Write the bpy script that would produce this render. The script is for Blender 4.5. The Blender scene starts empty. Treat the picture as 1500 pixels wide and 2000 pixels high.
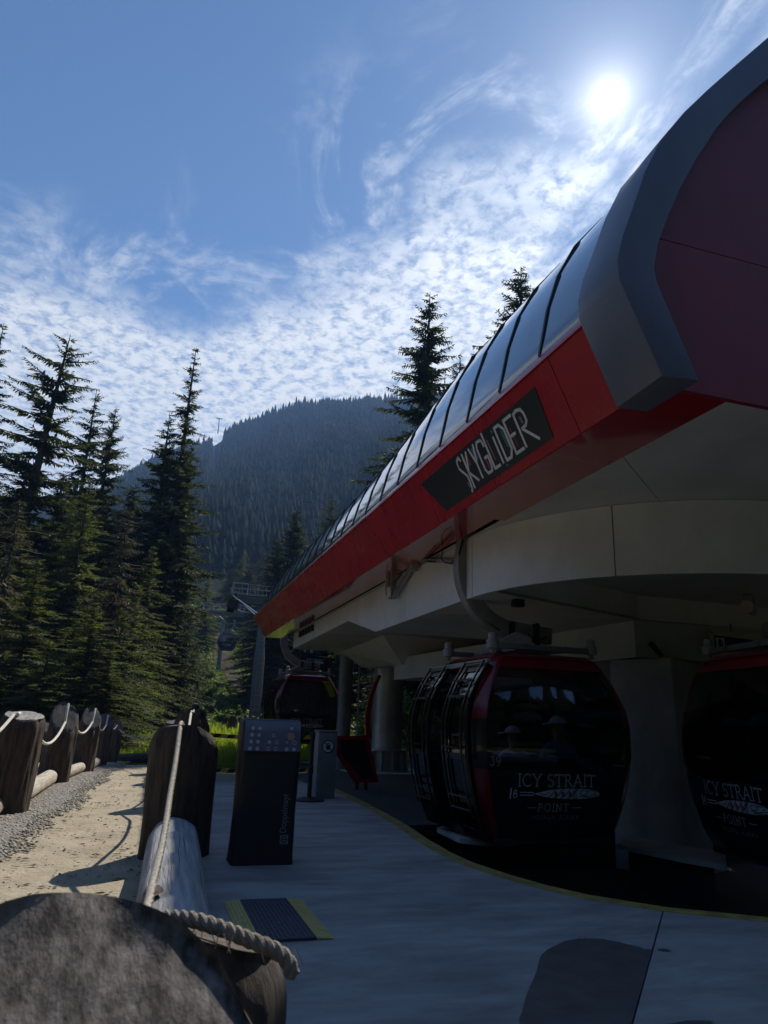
import bpy, bmesh, math, random
import numpy as np
from mathutils import Vector, Matrix

# ------------------------------------------------------------------ camera, sky, sun, exposure
scn = bpy.context.scene
COL = scn.collection
PI = math.pi
rad = math.radians

def make_camera():
    T, RO, YA = rad(16.4), rad(2.0), rad(17.3)
    fw = Vector((math.sin(YA)*math.cos(T), math.cos(YA)*math.cos(T), math.sin(T)))
    r0 = Vector((math.cos(YA), -math.sin(YA), 0)); u0 = r0.cross(fw)
    R = math.cos(RO)*r0 + math.sin(RO)*u0
    U = -math.sin(RO)*r0 + math.cos(RO)*u0
    cd = bpy.data.cameras.new('camera'); cam = bpy.data.objects.new('camera', cd); COL.objects.link(cam)
    m = Matrix(((R.x, U.x, -fw.x, 0), (R.y, U.y, -fw.y, 0), (R.z, U.z, -fw.z, 1.25), (0, 0, 0, 1)))
    cam.matrix_world = m
    cd.sensor_fit = 'VERTICAL'; cd.sensor_height = 9.8; cd.sensor_width = 7.35; cd.lens = 6.86
    cd.clip_start = 0.05; cd.clip_end = 8000
    cd.dof.use_dof = True; cd.dof.focus_distance = 11.0; cd.dof.aperture_fstop = 1.9
    scn.camera = cam
make_camera()

SUN = Vector((0.4310, 0.5600, 0.7075)).normalized()     # towards the sun
SUN_EL = math.asin(SUN.z); SUN_AZ = math.atan2(SUN.x, SUN.y)
SKY_STRENGTH = 0.068
EXPOSURE = 0.62

def make_world():
    w = bpy.data.worlds.new("World"); scn.world = w; w.use_nodes = True
    nt = w.node_tree; nt.nodes.clear(); N = nt.nodes; L = nt.links
    def n(t, **k):
        x = N.new(t)
        for a, b in k.items(): setattr(x, a, b)
        return x
    def M(op, a, b=None, c=None, clamp=False):
        x = n('ShaderNodeMath', operation=op); x.use_clamp = clamp
        for i, v in enumerate((a, b, c)):
            if v is None: continue
            if isinstance(v, (int, float)): x.inputs[i].default_value = v
            else: L.new(v, x.inputs[i])
        return x.outputs[0]
    def smooth(v, lo, hi):
        x = n('ShaderNodeMapRange', interpolation_type='SMOOTHSTEP'); L.new(v, x.inputs[0])
        x.inputs[1].default_value = lo; x.inputs[2].default_value = hi
        return x.outputs[0]
    out = n('ShaderNodeOutputWorld'); bg = n('ShaderNodeBackground'); bg.inputs[1].default_value = SKY_STRENGTH
    sky = n('ShaderNodeTexSky', sky_type='NISHITA', sun_disc=False)
    sky.sun_elevation = SUN_EL; sky.sun_rotation = SUN_AZ
    sky.air_density = 1.0; sky.dust_density = 0.15; sky.ozone_density = 2.2; sky.altitude = 100
    tc = n('ShaderNodeTexCoord'); sep = n('ShaderNodeSeparateXYZ'); L.new(tc.outputs['Generated'], sep.inputs[0])
    x, y, z = sep.outputs
    zc = M('MAXIMUM', z, 0.06)
    qx, qy = M('DIVIDE', x, zc), M('DIVIDE', y, zc)
    cmb = n('ShaderNodeCombineXYZ'); L.new(qx, cmb.inputs[0]); L.new(qy, cmb.inputs[1])
    q = cmb.outputs[0]
    def noise(scale, detail=4, rough=.55, dist=0, stretch=(1, 1, 1), rot=0, off=(0, 0, 0)):
        mp = n('ShaderNodeMapping'); mp.inputs['Scale'].default_value = stretch
        mp.inputs['Rotation'].default_value = (0, 0, rot); mp.inputs['Location'].default_value = off
        L.new(q, mp.inputs[0])
        t = n('ShaderNodeTexNoise', noise_dimensions='3D'); L.new(mp.outputs[0], t.inputs['Vector'])
        t.inputs['Scale'].default_value = scale; t.inputs['Detail'].default_value = detail
        t.inputs['Roughness'].default_value = rough; t.inputs['Distortion'].default_value = dist
        return t.outputs[0]
    # the altocumulus sheet lies beyond a bent edge on the cloud plane
    s1 = M('SUBTRACT', qy, 1.75)
    s2 = M('MULTIPLY', M('ADD', M('SUBTRACT', qy, 1.56), M('MULTIPLY', M('SUBTRACT', qx, 0.2), 1.5)), 0.55)
    s = M('SMOOTH_MAX', s1, s2, 0.12)
    gap = M('MULTIPLY', M('POWER', 2.718, M('MULTIPLY', M('POWER', M('ABSOLUTE', M('DIVIDE', M('SUBTRACT', qx, 0.745), 0.035)), 2.0), -1.0)), 0.26)
    gap = M('MULTIPLY', gap, smooth(qy, 1.45, 1.15))
    s = M('SUBTRACT', s, gap)
    hx, hy = M('SUBTRACT', qx, .60), M('SUBTRACT', qy, .74)
    hole = M('POWER', 2.718, M('MULTIPLY', M('ADD', M('MULTIPLY', hx, hx), M('MULTIPLY', hy, hy)), -48.0))
    s = M('SUBTRACT', s, M('MULTIPLY', hole, .38))
    low = noise(3.2, 5, .6, .6)
    streak = noise(2.6, 6, .62, .9, (1.6, .8, 1), rad(-40), (3.1, 1.7, 0))
    cells = noise(26, 3, .55, .35, (1, .85, 1), rad(25))
    fine = noise(75, 5, .7, .3)
    edge = M('ADD', s, M('MULTIPLY', M('SUBTRACT', low, .5), 0.52))
    cov = smooth(edge, -0.14, 0.16)
    wis = M('MULTIPLY', smooth(streak, .47, .66), smooth(s, -0.48, -0.16))
    wis = M('MULTIPLY', wis, 0.55)
    cov = M('MAXIMUM', cov, wis)
    tex = M('ADD', M('MULTIPLY', M('SUBTRACT', cells, .5), 2.6), M('MULTIPLY', M('SUBTRACT', fine, .5), 1.3))
    dens = M('MULTIPLY', cov, M('ADD', 0.88, tex, clamp=True))
    thick = smooth(s, 0.35, 1.3)
    dens = M('MAXIMUM', dens, M('MULTIPLY', cov, M('MULTIPLY', thick, .70)))
    dens = M('MULTIPLY', dens, smooth(z, 0.0, 0.12), clamp=True)
    # angle to the sun
    dt = n('ShaderNodeVectorMath', operation='DOT_PRODUCT'); L.new(tc.outputs['Generated'], dt.inputs[0]); dt.inputs[1].default_value = SUN
    ang = M('ARCCOSINE', M('MINIMUM', dt.outputs['Value'], 0.9999999))
    halo = M('POWER', 2.718, M('MULTIPLY', ang, -4.2))                       # forward scatter round the sun
    core = M('POWER', 2.718, M('MULTIPLY', M('POWER', M('DIVIDE', ang, rad(.46)), 2.0), -1.0))
    aur = M('POWER', 2.718, M('MULTIPLY', ang, -1/rad(1.05)))
    near = M('POWER', 2.718, M('MULTIPLY', ang, -19.0))
    cl = n('ShaderNodeMix', data_type='RGBA'); L.new(M('ADD', M('MULTIPLY', tex, 0.4), 0.6, clamp=True), cl.inputs[0])
    cl.inputs[6].default_value = (6.4, 7.1, 8.1, 1); cl.inputs[7].default_value = (10.6, 10.9, 11.2, 1)
    brt = n('ShaderNodeVectorMath', operation='SCALE'); L.new(cl.outputs[2], brt.inputs[0]); L.new(M('ADD', 0.86, M('MULTIPLY', halo, 0.9)), brt.inputs['Scale'])
    tint = n('ShaderNodeVectorMath', operation='MULTIPLY'); L.new(sky.outputs[0], tint.inputs[0]); tint.inputs[1].default_value = (.72, .91, 1.06)
    mx = n('ShaderNodeMix', data_type='RGBA'); L.new(M('MULTIPLY', dens, .95), mx.inputs[0]); L.new(tint.outputs[0], mx.inputs[6]); L.new(brt.outputs[0], mx.inputs[7])
    gl = n('ShaderNodeVectorMath', operation='SCALE'); gl.inputs[0].default_value = (1, .97, .93)
    L.new(M('ADD', M('ADD', M('MULTIPLY', core, 60.0), M('MULTIPLY', aur, 15.0)), M('MULTIPLY', near, 5.0)), gl.inputs['Scale'])
    ad = n('ShaderNodeVectorMath', operation='ADD'); L.new(mx.outputs[2], ad.inputs[0]); L.new(gl.outputs[0], ad.inputs[1])
    L.new(ad.outputs[0], bg.inputs[0]); L.new(bg.outputs[0], out.inputs[0])
make_world()

def make_sun():
    d = bpy.data.lights.new('sun', 'SUN'); d.energy = 4.2; d.angle = rad(.53); d.color = (1, .93, .82)
    o = bpy.data.objects.new('sun', d); COL.objects.link(o)
    o.rotation_euler = (-SUN).to_track_quat('-Z', 'Y').to_euler(); o.location = (0, 0, 60)
make_sun()
vs = scn.view_settings
scn.display_settings.display_device = 'sRGB'
vs.view_transform = 'Standard'; vs.look = 'None'; vs.exposure = EXPOSURE; vs.gamma = 1; vs.use_curve_mapping = False
cy = scn.cycles
cy.use_denoising = True; cy.max_bounces = 8; cy.diffuse_bounces = 3; cy.glossy_bounces = 4
cy.transparent_max_bounces = 16; cy.transmission_bounces = 4; cy.volume_bounces = 0
cy.caustics_reflective = False; cy.caustics_refractive = False; cy.sample_clamp_indirect = 6

# ------------------------------------------------------------------ materials
def mat(name, col, col2=None, rough=.6, metal=0, scale=8, bump=0, bscale=None, stretch=(1, 1, 1), detail=5, lo=.35, hi=.65,
        spec=.5, coat=0, rvar=0, glass=0, vary=0, trans=0, wspace=False, grime=0, gscale=1.0):
    m = bpy.data.materials.new(name); m.use_nodes = True
    nt = m.node_tree; N = nt.nodes; L = nt.links; b = N['Principled BSDF']
    b.inputs['Roughness'].default_value = rough; b.inputs['Metallic'].default_value = metal
    b.inputs['Specular IOR Level'].default_value = spec
    if coat: b.inputs['Coat Weight'].default_value = coat; b.inputs['Coat Roughness'].default_value = .06
    tc = N.new('ShaderNodeTexCoord'); mp = N.new('ShaderNodeMapping'); mp.inputs['Scale'].default_value = stretch
    if wspace:
        g = N.new('ShaderNodeNewGeometry'); L.new(g.outputs['Position'], mp.inputs[0])
    else: L.new(tc.outputs['Object'], mp.inputs[0])
    no = N.new('ShaderNodeTexNoise'); no.inputs['Scale'].default_value = scale; no.inputs['Detail'].default_value = detail; no.inputs['Roughness'].default_value = .6
    L.new(mp.outputs[0], no.inputs['Vector'])
    rp = N.new('ShaderNodeValToRGB'); e = rp.color_ramp.elements
    e[0].position = lo; e[1].position = hi; e[0].color = (*col, 1); e[1].color = (*(col2 or [min(1, c*1.25) for c in col]), 1)
    L.new(no.outputs[0], rp.inputs[0]); src = rp.outputs[0]
    if grime:
        gm = N.new('ShaderNodeMapping'); gm.inputs['Scale'].default_value = tuple(q**.5 for q in stretch); L.new(mp.inputs[0].links[0].from_socket, gm.inputs[0])
        gn = N.new('ShaderNodeTexNoise'); gn.inputs['Scale'].default_value = gscale; gn.inputs['Detail'].default_value = 9; gn.inputs['Roughness'].default_value = .68; gn.inputs['Distortion'].default_value = .4; L.new(gm.outputs[0], gn.inputs['Vector'])
        gr = N.new('ShaderNodeMapRange'); gr.inputs[1].default_value = .36; gr.inputs[2].default_value = .60; gr.inputs[3].default_value = 1-grime; gr.inputs[4].default_value = 1; L.new(gn.outputs[0], gr.inputs[0])
        gs = N.new('ShaderNodeVectorMath'); gs.operation = 'SCALE'; L.new(src, gs.inputs[0]); L.new(gr.outputs[0], gs.inputs['Scale']); src = gs.outputs[0]
    if vary:
        oi = N.new('ShaderNodeObjectInfo'); mr = N.new('ShaderNodeMapRange'); mr.inputs[3].default_value = 1-vary; mr.inputs[4].default_value = 1+vary
        L.new(oi.outputs['Random'], mr.inputs[0])
        sc = N.new('ShaderNodeVectorMath'); sc.operation = 'SCALE'; L.new(src, sc.inputs[0]); L.new(mr.outputs[0], sc.inputs['Scale']); src = sc.outputs[0]
    L.new(src, b.inputs['Base Color'])
    if rvar:
        mr = N.new('ShaderNodeMapRange'); mr.inputs[3].default_value = max(.02, rough-rvar); mr.inputs[4].default_value = rough+rvar
        L.new(no.outputs[0], mr.inputs[0]); L.new(mr.outputs[0], b.inputs['Roughness'])
    if bump:
        n2 = N.new('ShaderNodeTexNoise'); n2.inputs['Scale'].default_value = bscale or scale*3; n2.inputs['Detail'].default_value = 6; n2.inputs['Roughness'].default_value = .65
        L.new(mp.outputs[0], n2.inputs['Vector'])
        bp = N.new('ShaderNodeBump'); bp.inputs['Strength'].default_value = 1; bp.inputs['Distance'].default_value = bump
        L.new(n2.outputs[0], bp.inputs['Height']); L.new(bp.outputs[0], b.inputs['Normal'])
    o = N['Material Output']
    if trans:
        t = N.new('ShaderNodeBsdfTranslucent'); ml = N.new('ShaderNodeVectorMath'); ml.operation = 'MULTIPLY'; ml.inputs[1].default_value = (1.5, 1.7, .8)
        L.new(src, ml.inputs[0]); L.new(ml.outputs[0], t.inputs[0])
        mx = N.new('ShaderNodeMixShader'); mx.inputs[0].default_value = trans; L.new(b.outputs[0], mx.inputs[1]); L.new(t.outputs[0], mx.inputs[2]); L.new(mx.outputs[0], o.inputs[0])
    if glass:
        t = N.new('ShaderNodeBsdfTransparent'); t.inputs[0].default_value = (glass, glass, glass*1.06, 1)
        gl = N.new('ShaderNodeBsdfGlossy'); gl.inputs[1].default_value = rough; gl.inputs[0].default_value = (.9, .95, 1, 1)
        fr = N.new('ShaderNodeFresnel'); fr.inputs[0].default_value = 1.5
        mx = N.new('ShaderNodeMixShader'); L.new(fr.outputs[0], mx.inputs[0]); L.new(t.outputs[0], mx.inputs[1]); L.new(gl.outputs[0], mx.inputs[2]); L.new(mx.outputs[0], o.inputs[0])
    return m

MT = {}
def mk(k, *a, **b): MT[k] = mat(k, *a, **b)
mk('concrete', (.295, .286, .272), (.375, .364, .348), rough=.8, scale=1.6, bump=.004, bscale=80, stretch=(.7, 3, 1), wspace=True, detail=9, grime=.38, gscale=1.1)
mk('wet_concrete', (.072, .069, .062), (.105, .10, .09), rough=.5, scale=7, bump=.002, bscale=60, wspace=True)
mk('joint_dark', (.06, .06, .06), rough=.9)
mk('kerb_yellow', (.28, .215, .05), (.40, .31, .075), rough=.7, scale=9, wspace=True, lo=.35, grime=.45, gscale=5)
mk('asphalt', (.032, .033, .034), (.055, .055, .055), rough=.92, scale=9, bump=.006, bscale=60, wspace=True)
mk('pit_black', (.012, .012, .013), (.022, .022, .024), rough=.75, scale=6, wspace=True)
mk('sand', (.27, .225, .15), (.40, .345, .245), rough=.95, scale=2.2, bump=.03, bscale=16, wspace=True, detail=9, lo=.3, hi=.7)
mk('gravel_bed', (.16, .145, .12), (.26, .24, .20), rough=.95, scale=22, bump=.02, bscale=45, wspace=True, detail=8)
mk('stone', (.15, .138, .115), (.38, .35, .30), rough=.9, scale=11, wspace=True, lo=.3, hi=.7)
mk('bark_chip', (.05, .035, .022), (.11, .08, .05), rough=.9, scale=5, wspace=True)
mk('forest_floor', (.028, .034, .012), (.07, .08, .025), rough=1, scale=.5, bump=.08, bscale=3, wspace=True, detail=8, spec=.03)
mk('trail_dirt', (.045, .036, .024), (.085, .07, .048), rough=1, scale=.8, bump=.04, bscale=4, wspace=True, spec=.03)
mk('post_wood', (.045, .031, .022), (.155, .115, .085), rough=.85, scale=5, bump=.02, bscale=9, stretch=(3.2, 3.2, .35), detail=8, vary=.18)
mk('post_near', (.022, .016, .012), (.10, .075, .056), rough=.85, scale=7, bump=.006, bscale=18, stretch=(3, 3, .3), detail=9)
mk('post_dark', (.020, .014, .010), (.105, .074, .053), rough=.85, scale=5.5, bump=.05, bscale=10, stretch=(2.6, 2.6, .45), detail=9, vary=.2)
mk('cut_pale', (.16, .155, .15), (.33, .31, .29), rough=.9, scale=5, bump=.01, bscale=14, stretch=(4, 1, 1), detail=8)  # pale sawn wood, with the sun on the top put into the colour
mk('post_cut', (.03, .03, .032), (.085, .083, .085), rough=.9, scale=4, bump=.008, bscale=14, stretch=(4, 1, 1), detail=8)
mk('stump_cut', (.040, .034, .030), (.21, .185, .165), rough=.9, scale=20, bump=.006, bscale=34, stretch=(1.5, .8, .8), detail=14, lo=.38, hi=.60, grime=.30, gscale=4.5)
mk('log_grey', (.22, .225, .235), (.44, .445, .455), rough=.85, scale=3.5, bump=.012, bscale=9, stretch=(6, .35, 6), detail=9)
mk('log_pale', (.27, .235, .19), (.47, .42, .355), rough=.85, scale=4, bump=.02, bscale=9, stretch=(5, .6, 5), detail=8, vary=.12)
mk('crack', (.02, .017, .014), rough=1)
mk('log_dark', (.03, .025, .02), (.08, .07, .055), rough=.9, scale=6)
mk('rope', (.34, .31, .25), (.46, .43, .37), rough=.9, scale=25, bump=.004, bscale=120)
mk('rope_backlit', (.17, .148, .115), (.27, .24, .195), rough=.9, scale=25, bump=.004, bscale=120)  # darker copy of the rope, its backlit shade put into the colour
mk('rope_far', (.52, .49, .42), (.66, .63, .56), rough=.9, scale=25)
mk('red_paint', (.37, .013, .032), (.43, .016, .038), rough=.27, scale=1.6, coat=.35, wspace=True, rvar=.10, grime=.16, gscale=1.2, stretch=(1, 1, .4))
mk('red_soffit', (.30, .012, .020), (.35, .016, .026), rough=.12, scale=1.5, coat=.7, wspace=True)
mk('roof_cladding', (.045, .055, .075), (.06, .07, .09), rough=.07, metal=.0, spec=1.0, coat=1, scale=.8, wspace=True)
mk('roof_rib', (.012, .012, .014), rough=.5)
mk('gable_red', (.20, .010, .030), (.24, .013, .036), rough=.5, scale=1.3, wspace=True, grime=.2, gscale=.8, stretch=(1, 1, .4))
mk('arch_grey', (.085, .10, .15), (.115, .13, .185), rough=.45, scale=2, bump=.0008, bscale=90, stretch=(1, 1, .1), wspace=True)
mk('wall_grey', (.60, .605, .61), (.66, .665, .67), rough=.5, scale=1.1, wspace=True, detail=7, grime=.16, gscale=1.3, stretch=(1, 1, .35))
mk('ceil_grey', (.50, .52, .53), (.56, .58, .59), rough=.42, scale=1.1, wspace=True, detail=7, grime=.15, gscale=1.1)
mk('dark_metal', (.025, .026, .028), (.04, .04, .043), rough=.45, metal=.6, scale=6)
mk('galv', (.28, .285, .29), (.37, .375, .38), rough=.5, metal=.55, scale=7, rvar=.1)
mk('arm_steel', (.20, .205, .21), (.27, .275, .28), rough=.5, metal=.2, scale=6)
mk('column_steel', (.30, .285, .27), (.52, .50, .47), rough=.42, metal=.45, scale=1.3, wspace=True, detail=7, lo=.36, hi=.64)
mk('tower_steel', (.15, .155, .17), (.20, .205, .22), rough=.5, metal=.4, scale=3)
mk('pier_concrete', (.40, .395, .38), (.52, .51, .49), rough=.85, scale=1.8, bump=.003, wspace=True, detail=8, grime=.35, gscale=.9, stretch=(1, 1, .5))
mk('cabin_red', (.20, .006, .014), (.24, .008, .017), rough=.25, scale=3, coat=.5)
mk('cabin_black', (.010, .010, .012), (.014, .014, .016), rough=.22, scale=3, coat=.3)
mk('cabin_grey', (.15, .155, .16), (.20, .205, .21), rough=.5, metal=.3, scale=5)
mk('cup_white', (.24, .25, .25), (.30, .31, .31), rough=.5, scale=5)
mk('rubber', (.012, .012, .012), rough=.7)
mk('glass_dark', (.02, .02, .02), rough=.03, glass=.70)
mk('door_glass', (.02, .02, .02), rough=.03, glass=.5)
mk('chrome', (.55, .56, .58), rough=.22, metal=1)
mk('print_white', (.62, .64, .66), (.66, .68, .7), rough=.5)
mk('print_grey', (.30, .305, .315), rough=.5)
mk('emblem_white', (.46, .47, .49), rough=.5)
mk('print_black', (.008, .008, .01), rough=.4)
mk('print_red', (.35, .02, .03), rough=.5)
mk('print_navy', (.012, .025, .075), rough=.4)
mk('accent_blue', (.07, .15, .25), rough=.5)
mk('accent_green', (.03, .13, .10), rough=.5)
mk('accent_red', (.22, .05, .06), rough=.5)
mk('accent_grey', (.2, .19, .2), rough=.5)
mk('sign_black', (.010, .017, .025), (.014, .022, .03), rough=.35, scale=2)
mk('cover_black', (.006, .006, .007), (.011, .011, .012), rough=.55, scale=6, bump=.01, bscale=5)
mk('cover_window', (.10, .115, .17), (.14, .155, .215), rough=.18, scale=4, bump=.006, bscale=6)
mk('button_white', (.36, .38, .44), rough=.5)
mk('button_amber', (.30, .22, .17), rough=.5)
mk('mat_navy', (.028, .036, .055), (.05, .06, .082), rough=.6, scale=30, bump=.008, bscale=55)
mk('mat_yellow', (.42, .33, .10), (.52, .42, .14), rough=.6, scale=14, bump=.006, bscale=40)
mk('pedestal_grey', (.17, .18, .18), (.23, .24, .24), rough=.6, scale=5, metal=.2)
mk('sign_plate', (.42, .39, .34), (.47, .44, .39), rough=.6, scale=4)
mk('lamp_white', (.42, .38, .33), (.47, .43, .37), rough=.5)
mk('fir_needles', (.022, .030, .010), (.058, .066, .022), rough=.75, scale=.7, wspace=True, vary=.28, trans=.33, spec=.25)
mk('hemlock_needles', (.058, .070, .016), (.125, .138, .036), rough=.75, scale=.9, wspace=True, vary=.22, trans=.38, spec=.25)
mk('dry_needles', (.05, .043, .024), (.11, .092, .055), rough=.85, scale=1.2, wspace=True, vary=.2, trans=.25)
mk('bush_leaves', (.05, .075, .014), (.11, .14, .03), rough=.6, scale=1.1, wspace=True, vary=.2, trans=.45)
mk('grass_blades', (.125, .165, .020), (.26, .295, .048), rough=.6, scale=.6, wspace=True, trans=.55)
mk('trunk_bark', (.028, .022, .017), (.075, .062, .05), rough=.95, scale=4, bump=.05, bscale=6, stretch=(3, 3, .5), vary=.2)
mk('dead_twig', (.15, .14, .125), (.24, .225, .2), rough=.9, scale=4)
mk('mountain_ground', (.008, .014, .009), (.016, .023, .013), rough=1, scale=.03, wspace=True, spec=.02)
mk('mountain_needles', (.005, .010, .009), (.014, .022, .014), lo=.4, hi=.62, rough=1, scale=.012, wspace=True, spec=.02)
mk('cloth_white', (.8, .81, .85), rough=.9)
mk('cloth_blue', (.14, .20, .42), rough=.9)
mk('cloth_pale', (.62, .66, .74), rough=.9)
mk('skin', (.32, .19, .13), rough=.6)
mk('hair', (.03, .02, .015), rough=.8)

def stripes_mat():
    m = bpy.data.materials.new('belt_stripes'); m.use_nodes = True; nt = m.node_tree; N = nt.nodes; L = nt.links; b = N['Principled BSDF']
    g = N.new('ShaderNodeNewGeometry'); sp = N.new('ShaderNodeSeparateXYZ'); L.new(g.outputs['Position'], sp.inputs[0])
    a = N.new('ShaderNodeMath'); a.operation = 'MULTIPLY_ADD'; L.new(sp.outputs[2], a.inputs[0]); a.inputs[1].default_value = -.8; L.new(sp.outputs[0], a.inputs[2])
    f = N.new('ShaderNodeMath'); f.operation = 'PINGPONG'; L.new(a.outputs[0], f.inputs[0]); f.inputs[1].default_value = .115
    c = N.new('ShaderNodeMath'); c.operation = 'GREATER_THAN'; L.new(f.outputs[0], c.inputs[0]); c.inputs[1].default_value = .0575
    mx = N.new('ShaderNodeMix'); mx.data_type = 'RGBA'; L.new(c.outputs[0], mx.inputs[0]); mx.inputs[6].default_value = (.55, .38, .04, 1); mx.inputs[7].default_value = (.012, .012, .012, 1)
    L.new(mx.outputs[2], b.inputs['Base Color']); b.inputs['Roughness'].default_value = .6
    MT['belt_stripes'] = m
stripes_mat()

# ------------------------------------------------------------------ builders
OFF = {}
def link(name, me, m=None, parent=None, smooth=False):
    o = bpy.data.objects.new(name, me); COL.objects.link(o)
    if m: me.materials.append(MT[m] if isinstance(m, str) else m)
    if parent:
        o.parent = parent
    if smooth:
        me.polygons.foreach_set('use_smooth', [True]*len(me.polygons))
    return o
def tag(o, label=None, cat=None, group=None, kind=None):
    if label: o['label'] = label
    if cat: o['category'] = cat
    if group: o['group'] = group
    if kind: o['kind'] = kind
    return o
def thing(name, label, cat, loc=(0, 0, 0), rz=0, group=None):
    o = bpy.data.objects.new(name, None); COL.objects.link(o); o.empty_display_size = .2
    o.location = loc; o.rotation_euler = (0, 0, rz); OFF[o.name] = Vector(loc)
    return tag(o, label, cat, group)
def copy_tree(o, parent=None):
    c = o.copy(); COL.objects.link(c)
    if parent: c.parent = parent
    for ch in list(o.children): copy_tree(ch, c)
    return c

class MB:
    def __init__(s): s.v = []; s.f = []
    def add(s, vs, fs):
        k = len(s.v); s.v += [tuple(p) for p in vs]; s.f += [tuple(i+k for i in f) for f in fs]; return s
    def box(s, c, d, rz=0, rx=0, ry=0, taper=1):
        hx, hy, hz = d[0]/2, d[1]/2, d[2]/2
        P = [Vector((sx*hx*(taper if sz > 0 else 1), sy*hy*(taper if sz > 0 else 1), sz*hz)) for sz in (-1, 1) for sx, sy in ((-1, -1), (1, -1), (1, 1), (-1, 1))]
        R = Matrix.Rotation(rz, 3, 'Z') @ Matrix.Rotation(ry, 3, 'Y') @ Matrix.Rotation(rx, 3, 'X')
        return s.add([R @ p + Vector(c) for p in P], [(3, 2, 1, 0), (4, 5, 6, 7), (0, 1, 5, 4), (1, 2, 6, 5), (2, 3, 7, 6), (3, 0, 4, 7)])
    def bar(s, a, b, w, h, up=(0, 0, 1)):
        a, b = Vector(a), Vector(b); t = (b-a).normalized(); u = Vector(up)
        if abs(t.dot(u)) > .99: u = Vector((1, 0, 0))
        x = t.cross(u).normalized(); u = x.cross(t)
        P = [p + x*sx*w/2 + u*sy*h/2 for p in (a, b) for sx, sy in ((-1, -1), (1, -1), (1, 1), (-1, 1))]
        return s.add(P, [(3, 2, 1, 0), (4, 5, 6, 7), (0, 1, 5, 4), (1, 2, 6, 5), (2, 3, 7, 6), (3, 0, 4, 7)])
    def tube(s, pts, r, n=8, cap=True, rr=None):
        pts = [Vector(p) for p in pts]; N = len(pts); prev = None; V = []
        for i, p in enumerate(pts):
            t = (pts[min(i+1, N-1)] - pts[max(i-1, 0)]).normalized()
            if prev is None:
                x = t.cross(Vector((0, 0, 1)) if abs(t.z) < .95 else Vector((1, 0, 0))).normalized()
            else: x = (prev - t*prev.dot(t)).normalized()
            prev = x; y = t.cross(x); ri = rr[i] if rr else r
            V += [p + (x*math.cos(2*PI*k/n) + y*math.sin(2*PI*k/n))*ri for k in range(n)]
        F = [(i*n+k, i*n+(k+1) % n, (i+1)*n+(k+1) % n, (i+1)*n+k) for i in range(N-1) for k in range(n)]
        if cap: F += [tuple(range(n))[::-1], tuple((N-1)*n+k for k in range(n))]
        return s.add(V, F)
    def sweep(s, pts, w, h, up):                         # rectangular section along a path lying in a plane whose normal is up
        pts = [Vector(p) for p in pts]; N = len(pts); u = Vector(up); V = []
        for i, p in enumerate(pts):
            t = (pts[min(i+1, N-1)] - pts[max(i-1, 0)]).normalized(); x = t.cross(u).normalized()
            ww = w[i] if isinstance(w, (list, tuple)) else w
            V += [p + x*sx*ww/2 + u*sy*h/2 for sx, sy in ((-1, -1), (1, -1), (1, 1), (-1, 1))]
        F = [(i*4+k, i*4+(k+1) % 4, (i+1)*4+(k+1) % 4, (i+1)*4+k) for i in range(N-1) for k in range(4)] + [(3, 2, 1, 0), tuple((N-1)*4+k for k in range(4))]
        return s.add(V, F)
    def lathe(s, c, prof, n=20):
        c = Vector(c); V = []; m = len(prof)
        for r, z in prof: V += [c + Vector((r*math.cos(2*PI*k/n), r*math.sin(2*PI*k/n), z)) for k in range(n)]
        F = [(i*n+k, i*n+(k+1) % n, (i+1)*n+(k+1) % n, (i+1)*n+k) for i in range(m-1) for k in range(n)] + [tuple(range(n))[::-1], tuple((m-1)*n+k for k in range(n))]
        return s.add(V, F)
    def prism(s, poly, vec):                              # planar outline (3D points) extruded by vec
        n = len(poly); v = Vector(vec); P = [Vector(p) for p in poly]
        return s.add(P + [p+v for p in P], [tuple(range(n))[::-1], tuple(range(n, 2*n))] + [(i, (i+1) % n, n+(i+1) % n, n+i) for i in range(n)])
    def strip(s, pa, pb):                                 # quads between two point rows
        n = len(pa); return s.add(list(pa)+list(pb), [(i, i+1, n+i+1, n+i) for i in range(n-1)])
    def solid_grid(s, A, B):                              # A[i][j] outer, B[i][j] inner
        ni, nj = len(A), len(A[0]); V = [p for r in A for p in r] + [p for r in B for p in r]; o = ni*nj
        F = []
        for i in range(ni-1):
            for j in range(nj-1):
                a, b, c, d = i*nj+j, i*nj+j+1, (i+1)*nj+j+1, (i+1)*nj+j
                F += [(a, b, c, d), (o+d, o+c, o+b, o+a)]
        for j in range(nj-1):
            F += [(j+1, j, o+j, o+j+1), ((ni-1)*nj+j, (ni-1)*nj+j+1, o+(ni-1)*nj+j+1, o+(ni-1)*nj+j)]
        for i in range(ni-1):
            F += [(i*nj, (i+1)*nj, o+(i+1)*nj, o+i*nj), ((i+1)*nj+nj-1, i*nj+nj-1, o+i*nj+nj-1, o+(i+1)*nj+nj-1)]
        return s.add(V, F)
    def build(s, name, m, parent=None, smooth=False, bevel=0, off=None, fix=True, label=None, angle=40):
        o0 = off if off is not None else (OFF.get(parent.name) if parent else None)
        V = s.v
        if o0 is not None: V = [(p[0]-o0[0], p[1]-o0[1], p[2]-o0[2]) for p in V]
        me = bpy.data.meshes.new(name); me.from_pydata(V, [], s.f); me.update()
        if fix or bevel:
            bm = bmesh.new(); bm.from_mesh(me)
            bmesh.ops.recalc_face_normals(bm, faces=bm.faces)
            if bevel:
                es = [e for e in bm.edges if len(e.link_faces) == 2 and e.calc_face_angle(0) > rad(35)]
                bmesh.ops.bevel(bm, geom=es, offset=bevel, segments=2, profile=.6, affect='EDGES')
            bm.to_mesh(me); bm.free()
        o = link(name, me, m, parent)
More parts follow.
